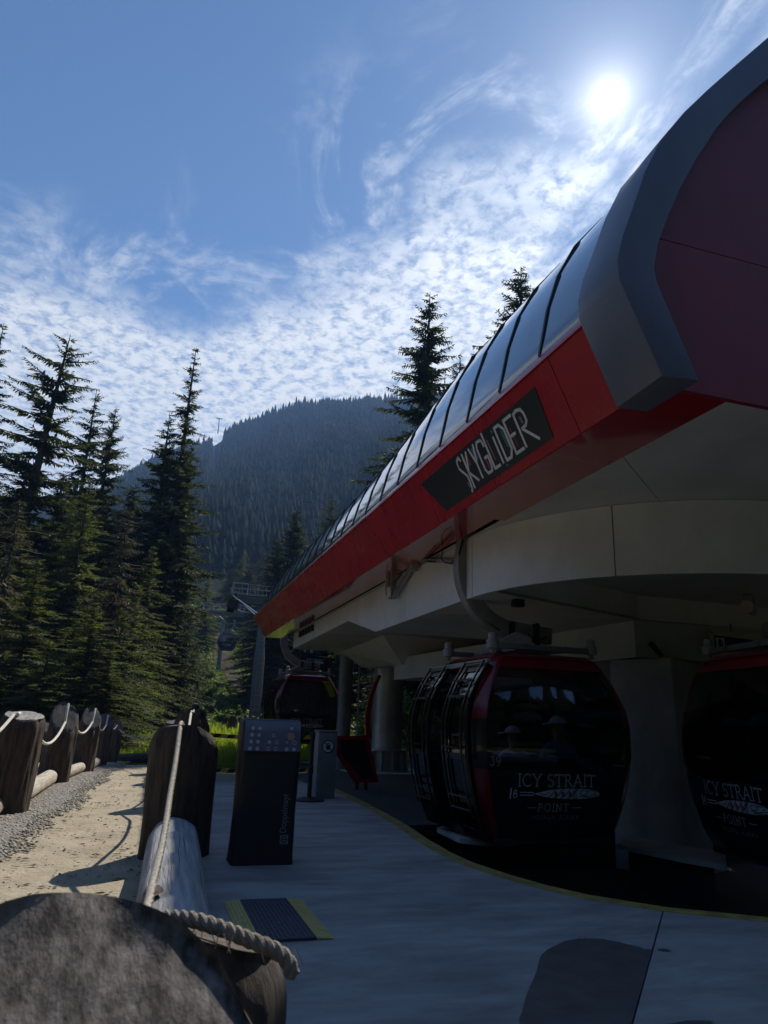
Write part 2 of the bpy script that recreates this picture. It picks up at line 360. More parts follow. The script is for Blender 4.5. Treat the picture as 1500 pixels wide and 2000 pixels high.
        if smooth or bevel:
            me.polygons.foreach_set('use_smooth', [True]*len(me.polygons))
            try: me.set_sharp_from_angle(angle=rad(angle))
            except Exception: pass
        if parent: OFF[o.name] = o0 if o0 is not None else Vector((0, 0, 0))
        if label: o['label'] = label
        return o

def np_mesh(name, V, F, m, parent=None):
    V = np.asarray(V, np.float32); F = np.asarray(F, np.int32); k = F.shape[1]
    me = bpy.data.meshes.new(name); me.vertices.add(len(V)); me.vertices.foreach_set('co', V.ravel())
    me.loops.add(F.size); me.loops.foreach_set('vertex_index', F.ravel())
    me.polygons.add(len(F)); me.polygons.foreach_set('loop_start', np.arange(0, F.size, k, dtype=np.int32))
    me.update(calc_edges=True); me.validate()
    return link(name, me, m, parent)
def S(o): o['kind'] = 'structure'; return o
def hsh(x, y): return math.sin(x*1.7+math.sin(y*1.3)*2)*.5 + math.sin(y*2.1+math.sin(x*.9)*2.2)*.5

# ------------------------------------------------------------------ terrain
def rise(y):
    y = np.asarray(y, float)
    a = np.clip(y-32, 0, None)
    q = .0017*np.minimum(a, 78)**2
    return q + np.clip(a-78, 0, None)*.30
def ground_z(x, y):
    x = np.asarray(x, float); y = np.asarray(y, float)
    k = np.clip((y-24)/14, 0, 1)
    n = (np.sin(x*.33+np.sin(y*.21)*1.7)+np.sin(y*.41+x*.17))*.16 + (np.sin(x*1.3+y*.7)+np.sin(y*1.1-x*.6))*.05
    kx = np.clip((-4-x)/4, 0, 1)
    pit = ((x > 2.4) & (x < 15.1) & (y > 2.4) & (y < 10.1))*.9
    return -.16 + rise(y) + n*np.maximum(k, kx*.4) - pit
def gz(x, y): return float(ground_z(x, y))

def build_ground():
    xs = np.concatenate([[-1600, -900, -500, -300, -180], np.arange(-120, 121, 2.5), [180, 300, 500, 900, 1600]])
    ys = np.concatenate([[-1600, -900, -400, -150, -60], np.arange(-20, 131, 2.5), np.arange(140, 320, 10), [400, 900, 1600]])
    X, Y = np.meshgrid(xs, ys); Z = ground_z(X, np.minimum(Y, 300))
    Z = Z - np.clip((np.abs(X)-150)/400, 0, 1)*np.maximum(Z, 0)
    ni, nj = X.shape; V = np.stack([X.ravel(), Y.ravel(), Z.ravel()], 1)
    i = np.arange(ni-1)[:, None]*nj + np.arange(nj-1)[None]; i = i.ravel()
    F = np.stack([i, i+1, i+nj+1, i+nj], 1)
    o = np_mesh('ground', V, F, 'forest_floor'); S(o); o.data.polygons.foreach_set('use_smooth', [True]*len(F))
build_ground()

def fence_x(y): return .42 + .078*(y-7.6)           # centre line of the right-hand fence
def build_path():
    xs = np.arange(-9, .75, .13); ys = np.arange(-4, 22.6, .16)
    X, Y = np.meshgrid(xs, ys)
    n = np.sin(X*2.1+np.sin(Y*1.4))*.008 + np.sin(Y*3.3+X*1.9)*.006 + np.sin(X*7.7+Y*5.1)*.003 + np.sin(Y*9.1-X*6.3)*.003
    Z = n - .012 - .10*np.clip((Y-20.5)/2, 0, 1)
    X = np.where(X > fence_x(Y)+.16, fence_x(Y)+.16, X)
    ni, nj = X.shape; V = np.stack([X.ravel(), Y.ravel(), Z.ravel()], 1)
    i = (np.arange(ni-1)[:, None]*nj + np.arange(nj-1)[None]).ravel()
    o = np_mesh('path', V, np.stack([i, i+1, i+nj+1, i+nj], 1), 'sand'); S(o); o.data.polygons.foreach_set('use_smooth', [True]*len(i))
build_path()
def left_x(y): return -1.62 + .082*(y-10.8)          # centre line of the left-hand fence

def tiny_rocks(name, m, pts, sizes, seed, flat=.6, elong=1.0):
    rng = np.random.default_rng(seed)
    base = np.array([(1, 0, 0), (-1, 0, 0), (0, 1, 0), (0, -1, 0), (0, 0, 1), (0, 0, -.6)], float)
    T = np.array([(0, 2, 4), (2, 1, 4), (1, 3, 4), (3, 0, 4), (2, 0, 5), (1, 2, 5), (3, 1, 5), (0, 3, 5)])
    n = len(pts); a = rng.uniform(0, 6.28, n); c, s = np.cos(a), np.sin(a)
    B = np.repeat(base[None], n, 0)*rng.uniform(.6, 1.35, (n, 6, 1))
    B[:, :, 0] *= elong; B[:, :, 2] *= flat
    x = B[:, :, 0]*c[:, None]-B[:, :, 1]*s[:, None]; y = B[:, :, 0]*s[:, None]+B[:, :, 1]*c[:, None]
    V = np.stack([x, y, B[:, :, 2]], 2)*sizes[:, None, None] + pts[:, None]
    F = (T[None] + (np.arange(n)*6)[:, None, None]).reshape(-1, 3)
    return tag(np_mesh(name, V.reshape(-1, 3), F, m), kind='stuff')
def gravel_w(y): return float(0)+np.interp(y, [4, 7.9, 9.9, 11.3, 15.9, 19, 22], [.66, .62, .63, .60, .36, .32, .25])+.07*np.sin(y*1.7)+.04*np.sin(y*4.1)
def build_gravel():
    rng = np.random.default_rng(5); n = 15000
    y = 6+16*rng.random(n)**1.5; w = .62+.18*np.sin(y*1.3)
    x = left_x(y) - .05 + (rng.random(n)**1.25)*(gravel_w(y)+.30*rng.random(n)+.05)
    z = np.full(n, .0); sz = rng.uniform(.010, .032, n)
    o = tiny_rocks('gravel', 'stone', np.stack([x, y, z], 1), sz, 6); tag(o, 'grey crushed gravel strip along the feet of the left log posts', 'gravel')
    m = MB(); pa = []; pb = []
    for i in range(40):
        yy = 4+17.6*i/39; pa.append((left_x(yy)-.1, yy, .004)); pb.append((left_x(yy)+float(gravel_w(yy))-.02, yy, .004))
    m.strip(pa, pb); S(m.build('gravel_strip', 'gravel_bed'))
    n = 2600; y = 3.5+17*rng.random(n)**1.6; x = rng.uniform(-3.2, .25, n)+.078*(y-7.6)
    o = tiny_rocks('pebbles', 'stone', np.stack([x, y, np.full(n, -.008)], 1), rng.uniform(.004, .013, n)*(1+.5*(rng.random(n) > .95)), 8)
    tag(o, 'small loose pebbles scattered over the sandy path', 'pebbles')
    n = 420; y = 4+15*rng.random(n)**1.5; x = rng.uniform(-1.0, .3, n)+.078*(y-7.6)
    o = tiny_rocks('bark_debris', 'bark_chip', np.stack([x, y, np.full(n, -.003)], 1), rng.uniform(.006, .016, n), 9, .4, 3.2)
    tag(o, 'dark bark bits and twigs lying on the sandy path', 'debris')
build_gravel()

# ------------------------------------------------------------------ platform
EDGE = [(3.72, 15.7), (3.70, 14.4), (3.66, 13.0), (3.59, 11.8), (3.48, 10.4), (3.37, 9.25), (3.24, 8.3), (3.16, 7.43), (3.155, 6.9), (3.25, 6.27), (3.36, 5.85), (3.52, 5.48), (3.88, 5.03), (4.45, 4.64), (5.2, 4.4), (6.2, 4.28), (8.5, 4.2)]
def clip_half(poly, px, py, nx, ny):
    out = []
    for i in range(len(poly)):
        a, b = poly[i], poly[(i+1) % len(poly)]
        da = (a[0]-px)*nx+(a[1]-py)*ny; db = (b[0]-px)*nx+(b[1]-py)*ny
        if da >= 0: out.append(a)
        if (da >= 0) != (db >= 0):
            t = da/(da-db); out.append((a[0]+(b[0]-a[0])*t, a[1]+(b[1]-a[1])*t))
    return out
def offset_edge(d):
    P = [Vector((x, y, 0)) for x, y in EDGE]; out = []
    for i, p in enumerate(P):
        t = (P[min(i+1, len(P)-1)]-P[max(i-1, 0)]).normalized(); out.append((p.x+t.y*d, p.y-t.x*d))
    return out
def build_platform():
    root = thing('platform', None, None); S(root)
    inner = offset_edge(.16)
    # keep the offset on the platform side
    if inner[0][0] > EDGE[0][0]: inner = offset_edge(-.16)
    def fx(y): return fence_x(y)+.2
    outline = [(fx(-3), -3)] + [(fx(y), y) for y in (2, 6, 10, 15.7)] + [(inner[0][0], 15.7)] + inner[1:] + [(8.5, -3)]
    g = .006
    pieces = []
    far = clip_half(outline, 0, 11.2+g, 0, 1); mid = clip_half(clip_half(outline, 0, 11.2-g, 0, -1), 0, 7.9+g, 0, 1)
    nr = clip_half(outline, 0, 7.9-g, 0, -1)
    d = Vector((3.92-2.23, 5.09-3.18)).normalized(); nx, ny = -d.y, d.x
    pieces = [far, mid, clip_half(nr, 3.92+nx*g, 5.09+ny*g, nx, ny), clip_half(nr, 3.92-nx*g, 5.09-ny*g, -nx, -ny)]
    for p in pieces:
        m = MB(); m.prism([(x, y, -.25) for x, y in p], (0, 0, .25)); m.build('slab', 'concrete', root)
    m = MB(); m.prism([(x, y, -.27) for x, y in outline], (0, 0, .255)); m.build('joint_filler', 'joint_dark', root)
    m = MB(); o2 = EDGE; A = [[(x, y, .0) for x, y in inner], [(x, y, .0) for x, y in o2]]
    m.solid_grid([[(x, y, .002) for x, y in inner], [(x, y, .002) for x, y in o2]], [[(x, y, -.3) for x, y in inner], [(x, y, -.3) for x, y in o2]])
    m.build('yellow_edge_strip', 'kerb_yellow', root)
    wet = [(1.6, 3.0), (1.74, 3.31), (1.95, 3.62), (2.16, 3.9), (2.31, 4.13), (2.42, 4.24), (2.61, 4.37), (2.75, 4.41), (2.87, 4.39), (2.98, 4.26), (3.05, 4.11), (2.62, 3.62), (2.2, 3.15), (2.0, 2.9)]
    P = []
    for i in range(len(wet)):
        a, b = wet[i], wet[(i+1) % len(wet)]
        for k in range(10):
            t = k/10; j = (.010*hsh(i*7+k*2.3, k+i)+.006*hsh(i*13+k*5.1, k*3)) if i < 10 else 0
            P.append((a[0]+(b[0]-a[0])*t+j, a[1]+(b[1]-a[1])*t+j, .004))
    m = MB(); m.add(P, [tuple(range(len(P)))]); m.build('wet_stain', 'wet_concrete', root)
    for (cx, cy, rx, ry) in ((2.45, 3.10, .15, .05), (3.13, 4.1, .035, .03)):
        P = [(cx+rx*math.cos(t)*(1+.25*hsh(t*3, cx)), cy+ry*math.sin(t)*(1+.25*hsh(t*2.3, cy)), .004) for t in np.linspace(0, 2*PI, 30, endpoint=False)]
        m = MB(); m.add(P, [tuple(range(len(P)))]); m.build('wet_stain', 'wet_concrete', root)
    # track bed under the station
    P = [(x, y) for x, y in EDGE]
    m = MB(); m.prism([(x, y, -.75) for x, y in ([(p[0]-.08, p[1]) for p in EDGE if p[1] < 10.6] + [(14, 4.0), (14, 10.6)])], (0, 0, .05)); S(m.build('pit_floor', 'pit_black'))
    m = MB(); m.prism([(3.4, 10.4, -.75), (14, 10.4, -.75), (14, 26, -.75), (3.4, 26, -.75)], (0, 0, .62)); S(m.build('yard', 'asphalt'))
    m = MB(); m.box((.0+1.9, 17.4, -.13), (3.4, 3.4, .1)); S(m.build('gravel_apron', 'gravel_bed'))
    # pale walkway pieces at floor level inside the track
    t = thing('guide_kerb', 'pale curved concrete guide kerb on the track floor between the two near red cabins', 'kerb', (6.8, 8.6, -.7))
    P = [(6.86, 9.62), (7.05, 9.1), (7.30, 8.45), (7.0, 7.95), (6.60, 7.45), (6.42, 7.9), (6.30, 8.4), (6.20, 8.95)]
    m = MB(); m.prism([(x, y, -.25) for x, y in P], (0, 0, .05)); m.build('kerb_body', 'pier_concrete', t)
    c = (sum(p[0] for p in P)/8, sum(p[1] for p in P)/8)
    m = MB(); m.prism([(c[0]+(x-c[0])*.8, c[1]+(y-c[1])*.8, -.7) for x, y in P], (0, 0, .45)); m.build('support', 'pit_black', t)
    t = thing('door_sill_plate', 'pale flat sill plate on the track floor below the open door of the nearest cabin', 'sill plate', (4.0, 9.3, -.12))
    m = MB(); P = [(3.95, 9.0), (4.2, 8.75), (4.6, 8.7), (4.6, 10.0), (4.35, 10.25), (4.0, 9.9)]
    m.prism([(x, y, -.16) for x, y in P], (0, 0, .06)); m.build('plate', 'pier_concrete', t)
    m = MB(); m.box((4.35, 9.4, -.43), (.3, .9, .54)); m.build('support', 'dark_metal', t)
build_platform()

# ------------------------------------------------------------------ log fences
def rope_strands(mb, pts, r, pitch=.10, n=3, sides=6, step=.012):
    pts = [Vector(p) for p in pts]
    # resample a smooth curve
    P = []
    for i in range(len(pts)-1):
        p0, p1, p2, p3 = pts[max(i-1, 0)], pts[i], pts[i+1], pts[min(i+2, len(pts)-1)]
        k = max(2, int((p2-p1).length/step))
        for j in range(k):
            t = j/k; P.append(.5*((2*p1)+(p2-p0)*t+(2*p0-5*p1+4*p2-p3)*t*t+(3*p1-p0-3*p2+p3)*t**3))
    P.append(pts[-1])
    if n == 1:
        mb.tube(P, r, sides); return
    L = 0; fr = []; prev = None
    for i, p in enumerate(P):
        t = (P[min(i+1, len(P)-1)]-P[max(i-1, 0)]).normalized()
        x = t.cross(Vector((0, 0, 1))).normalized() if prev is None else (prev-t*prev.dot(t)).normalized()
        prev = x; fr.append((x, t.cross(x)))
    for k in range(n):
        Q = []; L = 0
        for i, p in enumerate(P):
            if i: L += (P[i]-P[i-1]).length
            a = 2*PI*(L/pitch + k/n); x, y = fr[i]; Q.append(p + (x*math.cos(a)+y*math.sin(a))*r*.52)
        mb.tube(Q, r*.56, sides)

def log_post(x, y, r, ztop, label, slant=.35, sdir=(0, -1), group=None, m='post_wood', cut='post_cut', zb=-.25, seed=1, notch=True, lean=(0, 0), n=64, rough=.04):
    """upright log with a slanted cut top; sdir points where the cut faces"""
    rng = random.Random(seed); t = thing('log_post', label, 'post', (x, y, 0), 0, group)
    ph = [rng.uniform(0, 6.28) for _ in range(6)]
    def R(a, z): return r*(rough*.2*math.sin(31*a+z*3+ph[1])+rough*.25*math.sin(23*a-z*5+ph[0])+1+rough*math.sin(3*a+ph[0])+rough*.7*math.sin(5*a+ph[1]+z*1.3)+rough*.6*math.sin(9*a+ph[2]-z*2)+rough*.4*math.sin(17*a+ph[3]+z*.7)+.03*math.sin(z*3+ph[4]))
    sd = Vector((sdir[0], sdir[1])).normalized(); rows = 24; V = []
    for i in range(rows+1):
        for k in range(n):
            a = 2*PI*k/n; f = i/rows
            zt = ztop - slant*(1+(math.cos(a)*sd.x+math.sin(a)*sd.y))/2*1.0 + .012*math.sin(4*a+ph[5])
            z = zb+(zt-zb)*f; rr = R(a, z)*(1-.13*max(0, (f-.90)/.10)**2); V.append((x+lean[0]*z+rr*math.cos(a), y+lean[1]*z+rr*math.sin(a), z))
    F = [(i*n+k, i*n+(k+1) % n, (i+1)*n+(k+1) % n, (i+1)*n+k) for i in range(rows) for k in range(n)]
    b = MB(); b.add(V, F + [tuple(range(n))[::-1]]); b.build('trunk', m, t, smooth=True, angle=60)
    top = [Vector(v) for v in V[rows*n:]]; c = sum(top, Vector())/n; rings = [top]; 
    for fr in (.9, .7, .4):
        rg = []
        for k in range(n):
            a = 2*PI*k/n; zt = ztop-slant*(1+fr*(math.cos(a)*sd.x+math.sin(a)*sd.y))/2+.004*math.sin(3*a+ph[5])+(.012 if fr < .9 else .010)
            rr = r*fr*.96; rg.append(Vector((x+lean[0]*zt+rr*math.cos(a), y+lean[1]*zt+rr*math.sin(a), zt)))
        rings.append(rg)
    VV = [p for rg in rings for p in rg]+[Vector((x+lean[0]*(ztop-slant/2), y+lean[1]*(ztop-slant/2), ztop-slant/2+.012))]; m4 = len(rings)
    FF = [(i*n+k, i*n+(k+1) % n, (i+1)*n+(k+1) % n, (i+1)*n+k) for i in range(m4-1) for k in range(n)] + [((m4-1)*n+k, (m4-1)*n+(k+1) % n, m4*n) for k in range(n)]
    b = MB(); b.add(VV, FF); b.build('cut_top', cut, t, smooth=True, angle=60)
    return t

def ground_log(a, b, r, label, m, group, name='rail_log', seed=0, n=22, cracks=0, cat='log', knobs=True):
    rng = random.Random(seed); a, b = Vector(a), Vector(b); d = b-a; L = d.length; t = d.normalized()
    x = t.cross(Vector((0, 0, 1))).normalized(); u = x.cross(t); root = thing(name, label, cat, a, 0, group)
    ph = [rng.uniform(0, 6.28) for _ in range(5)]; rows = max(8, int(L/.16)); V = []
    for i in range(rows+1):
        f = i/rows; s = f*L; e = 1-.10*(max(0, 1-s/.05)+max(0, 1-(L-s)/.05))
        for k in range(n):
            an = 2*PI*k/n; rr = r*e*(1+.03*math.sin(2*an+ph[0]+s*.5)+.02*math.sin(5*an+ph[1]+s)+.03*math.sin(s*1.7+ph[2])+.012*math.sin(11*an+ph[3]))
            V.append(a+t*s+(x*math.cos(an)+u*math.sin(an))*rr)
    F = [(i*n+k, i*n+(k+1) % n, (i+1)*n+(k+1) % n, (i+1)*n+k) for i in range(rows) for k in range(n)] + [tuple(range(n))[::-1], tuple(rows*n+k for k in range(n))]
    mb = MB(); mb.add(V, F); mb.build('log_body', m, root, smooth=True, angle=50)
    if cracks:
        mb = MB()
        for c in range(cracks):
            an = rng.uniform(.15, PI-.15); s0 = rng.uniform(.05, L*.8); ln = rng.uniform(.25, 1.1); w = rng.uniform(.0007, .0028); pa = []; pb = []
            for i in range(9):
                f = i/8; s = min(L-.05, s0+ln*f); aa = an+.012*math.sin(f*9+c)+.02*f; ww = w*math.sin(PI*min(.97, max(.03, f)))
                q = x*math.cos(aa)+u*math.sin(aa); tq = -x*math.sin(aa)+u*math.cos(aa); rr = r*(1.045)
                pa.append(a+t*s+q*rr+tq*ww); pb.append(a+t*s+q*rr-tq*ww)
            mb.strip(pa, pb)
        mb.build('drying_cracks', 'crack', root, fix=False)['kind'] = 'stuff'
    return root

GR = 'log posts of the rope fence along the right edge of the path'
GL = 'log posts of the rope fence along the left side of the path'
def build_fences():
    # right fence
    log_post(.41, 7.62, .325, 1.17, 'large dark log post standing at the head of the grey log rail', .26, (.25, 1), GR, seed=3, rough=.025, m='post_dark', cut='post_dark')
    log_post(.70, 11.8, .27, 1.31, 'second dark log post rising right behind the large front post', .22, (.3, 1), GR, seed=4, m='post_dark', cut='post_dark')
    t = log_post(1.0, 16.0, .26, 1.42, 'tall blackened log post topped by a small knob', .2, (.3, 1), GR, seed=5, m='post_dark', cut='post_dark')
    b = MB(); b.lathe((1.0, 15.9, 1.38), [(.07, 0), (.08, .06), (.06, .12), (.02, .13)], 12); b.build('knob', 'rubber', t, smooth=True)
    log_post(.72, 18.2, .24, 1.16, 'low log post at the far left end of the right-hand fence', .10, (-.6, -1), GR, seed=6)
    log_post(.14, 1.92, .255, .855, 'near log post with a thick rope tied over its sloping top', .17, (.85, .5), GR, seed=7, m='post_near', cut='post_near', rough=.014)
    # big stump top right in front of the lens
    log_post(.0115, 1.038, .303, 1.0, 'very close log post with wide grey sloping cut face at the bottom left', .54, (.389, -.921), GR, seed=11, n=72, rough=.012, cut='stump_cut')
    ground_log((.17, 2.2, .18), (.385, 7.28, .18), .205, 'weathered silver log rail with drying cracks, half in sunlight', 'log_grey', 'ground logs of the right fence', seed=2, n=40, cracks=34)
    lg = [o for o in bpy.data.objects if o.get('label', '').startswith('weathered silver')][0]
    rr = random.Random(9); ax = Vector((.215, 5.08, 0)).normalized(); xx = Vector((ax.y, -ax.x, 0))
    for nm, ma, k, e in (('knot_rim', 'post_wood', 1.0, 1.03), ('knot_hole', 'crack', .62, 1.045)):
        P = []
        for i in range(18):
            a = 2*PI*i/18; q = k*(1+.25*math.sin(3*a+1)+.18*math.sin(5*a)+rr.uniform(-.1, .1)); an = rad(128)+q*.34*math.sin(a); sy = 2.15+q*.20*math.cos(a)
            P.append(Vector((.17, 2.2, .18))+ax*sy+(xx*math.cos(an)+Vector((0, 0, 1))*math.sin(an))*.205*e)
        c = sum(P, Vector())/18; c = c+(c-(Vector((.17, 2.2, .18))+ax*2.15)).normalized()*(.012 if k == 1 else .012)
        mb = MB(); mb.add(P+[c], [(i, (i+1) % 18, 18) for i in range(18)]); mb.build(nm, ma, lg, fix=False)
    ground_log((.46, 7.98, .13), (.66, 11.5, .13), .16, 'dark log rail lying behind the large front post', 'log_dark', 'ground logs of the right fence', seed=5)
    # rope of the right fence, thick three-strand
    t = thing('rope', 'thick white twisted rope running down from the large dark post toward the near post', 'rope', (.34, 7.3, 1.13))
    mb = MB(); rope_strands(mb, [(.40, 7.95, 1.12), (.36, 7.62, 1.185), (.335, 7.24, 1.12), (.30, 6.6, .91), (.25, 5.8, .70), (.20, 4.9, .545), (.14, 4.1, .45), (.11, 3.6, .43), (.08, 2.9, .52), (.06, 2.3, .72)], .021, .085)
    mb.build('rope_strands', 'rope', t, smooth=True)
    t = thing('rope', 'white rope draped over the second and third dark posts of the right fence', 'rope', (.7, 11.6, 1.3))
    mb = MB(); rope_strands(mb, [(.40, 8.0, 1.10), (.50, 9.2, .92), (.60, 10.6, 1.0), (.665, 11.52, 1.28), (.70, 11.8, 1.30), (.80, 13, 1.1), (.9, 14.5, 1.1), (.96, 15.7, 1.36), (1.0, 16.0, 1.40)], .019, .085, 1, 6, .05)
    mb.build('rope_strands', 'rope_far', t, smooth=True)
    t = thing('rope', 'thick tan rope laid over the near log post with a frayed end hanging', 'rope', (.3, 1.7, .8))
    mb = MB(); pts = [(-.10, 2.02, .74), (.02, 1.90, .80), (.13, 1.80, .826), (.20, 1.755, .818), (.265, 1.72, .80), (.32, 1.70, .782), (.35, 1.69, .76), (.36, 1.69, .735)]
    rope_strands(mb, pts, .0162, .066, 3, 8, .006); mb.build('rope_strands', 'rope_backlit', t, smooth=True)
    mb = MB(); rng = random.Random(4)
    for i in range(26):
        p = Vector((rng.uniform(.05, .39), 1.72+rng.uniform(-.03, .02), .79)); 
        p.z = .82-.35*max(0, p.x-.2)**1.2; mb.tube([p, p+Vector((rng.uniform(-.02, .02), rng.uniform(-.03, 0), -rng.uniform(.02, .05)))], .0012, 3)
    mb.build('frayed_threads', 'rope_backlit', t, fix=False)['kind'] = 'stuff'
    # left fence
    P = [(-1.56, 10.85, .275, 1.24, .12, 'leftmost front log post with pale flat sawn top'), (-1.47, 15.25, .265, 1.44, .58, 'tall split-topped log post with grooved grey cut face'), (-1.17, 18.0, .225, 1.39, .50, 'middle brown log post with a white rope in its notch'),
         (-.95, 20.2, .20, 1.25, .34, 'slim grey-brown post with round sloping cut face'), (-.70, 21.6, .165, 1.08, .32, 'last small dark post at the end of the left fence')]
    cols = ['post_dark', 'post_dark', 'post_dark', 'post_wood', 'post_wood']
    for i, (x, y, r, zt, sl, lb) in enumerate(P):
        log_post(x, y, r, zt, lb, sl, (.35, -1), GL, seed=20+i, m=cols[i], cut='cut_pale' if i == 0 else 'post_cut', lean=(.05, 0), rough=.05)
    log_post(-2.6, 23.0, .17, .98, 'separate dark post standing behind the gap in the left fence', .3, (.4, -1), None, seed=31, m='post_dark')
    gl = 'pale logs lying between the posts of the left fence'
    L = [((-1.86, 8.0, .1), (-1.62, 10.5, .1), .125, 'pale log butt at the far left edge before the leftmost post'), ((-1.52, 11.2, .12), (-1.47, 14.9, .12), .125, 'pale log lying between the leftmost post and the split-topped post'),
         ((-1.38, 15.6, .11), (-1.17, 17.7, .11), .11, 'pale log between the split-topped post and the middle brown post'), ((-1.08, 18.3, .10), (-.98, 19.9, .10), .11, 'short pale log between the middle and the slim grey post'), ((-3.4, 22.4, .08), (-2.3, 23.5, .1), .15, 'pale log lying beside the separate dark post')]
    for i, (a, b, r, lb) in enumerate(L): ground_log(a, b, r, lb, 'log_pale', gl, seed=40+i)
    ground_log((-.75, 22.6, .05), (.75, 22.9, .07), .13, 'dark log lying across the far end of the path', 'log_dark', None, seed=50)
    t = thing('rope', 'white rope slung between the posts of the left fence', 'rope', (-1.5, 12, 1.1))
    mb = MB()
    tops = [(-1.60+.06, 10.6, 1.235), (-1.47+.05, 15.0, 1.33), (-1.17+.05, 17.78, 1.30), (-.95+.05, 20.0, 1.19), (-.70+.04, 21.45, 1.02)]
    def sag(a, b, d, k=10): return [(a[0]+(b[0]-a[0])*f, a[1]+(b[1]-a[1])*f, a[2]+(b[2]-a[2])*f-d*4*f*(1-f)) for f in [i/k for i in range(k+1)]]
    mb.tube(sag((-1.95, 6.2, 1.15), (-1.60, 10.62, .99+.20), .42), .021, 7)
    drop = [(-1.42, 15.22, 1.40), (-1.40, 14.97, 1.13)]
    mb.tube([(-1.58, 10.95, 1.215), (-1.555, 10.62, 1.20)], .021, 7)
    for i in range(4):
        a, b = tops[i], tops[i+1]
        if i == 0: mb.tube(sag((-1.45, 11.05, 1.2), (-1.37, 14.97, 1.07), .38)+[(-1.375, 15.0, 1.20), (-1.385, 15.2, 1.40)], .022, 7)
        if i == 1: mb.tube(sag((-1.36, 15.45, 1.36), (-1.07, 17.76, 1.06), .36)+[(-1.065, 17.8, 1.16), (-1.06, 18.0, 1.345)], .021, 7)
        if i == 2: mb.tube(sag((-1.04, 18.2, 1.33), (-.87, 19.98, .98), .28)+[(-.87, 20.02, 1.05), (-.87, 20.2, 1.21)], .019, 7)
        if i == 3: mb.tube(sag((-.86, 20.3, 1.2), (-.66, 21.45, .95), .2), .016, 6)
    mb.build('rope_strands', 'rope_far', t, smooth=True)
    t = thing('rope', 'thin dull rope crossing the grass from the last left post to the right fence', 'rope', (-.6, 21.6, .9))
    mb = MB(); mb.tube(sag((-.62, 21.6, .86), (.6, 18.3, 1.1), .3, 14), .012, 5); mb.build('rope_strands', 'rope', t)
    t = thing('wood_chip', 'small black wood chip on the concrete beside the near post', 'wood chip', (.475, 1.95, 0))
    mb = MB(); mb.tube([(.50, 2.32, .01), (.515, 2.35, .013), (.53, 2.37, .011)], .008, 6); mb.build('chip', 'crack', t)
build_fences()

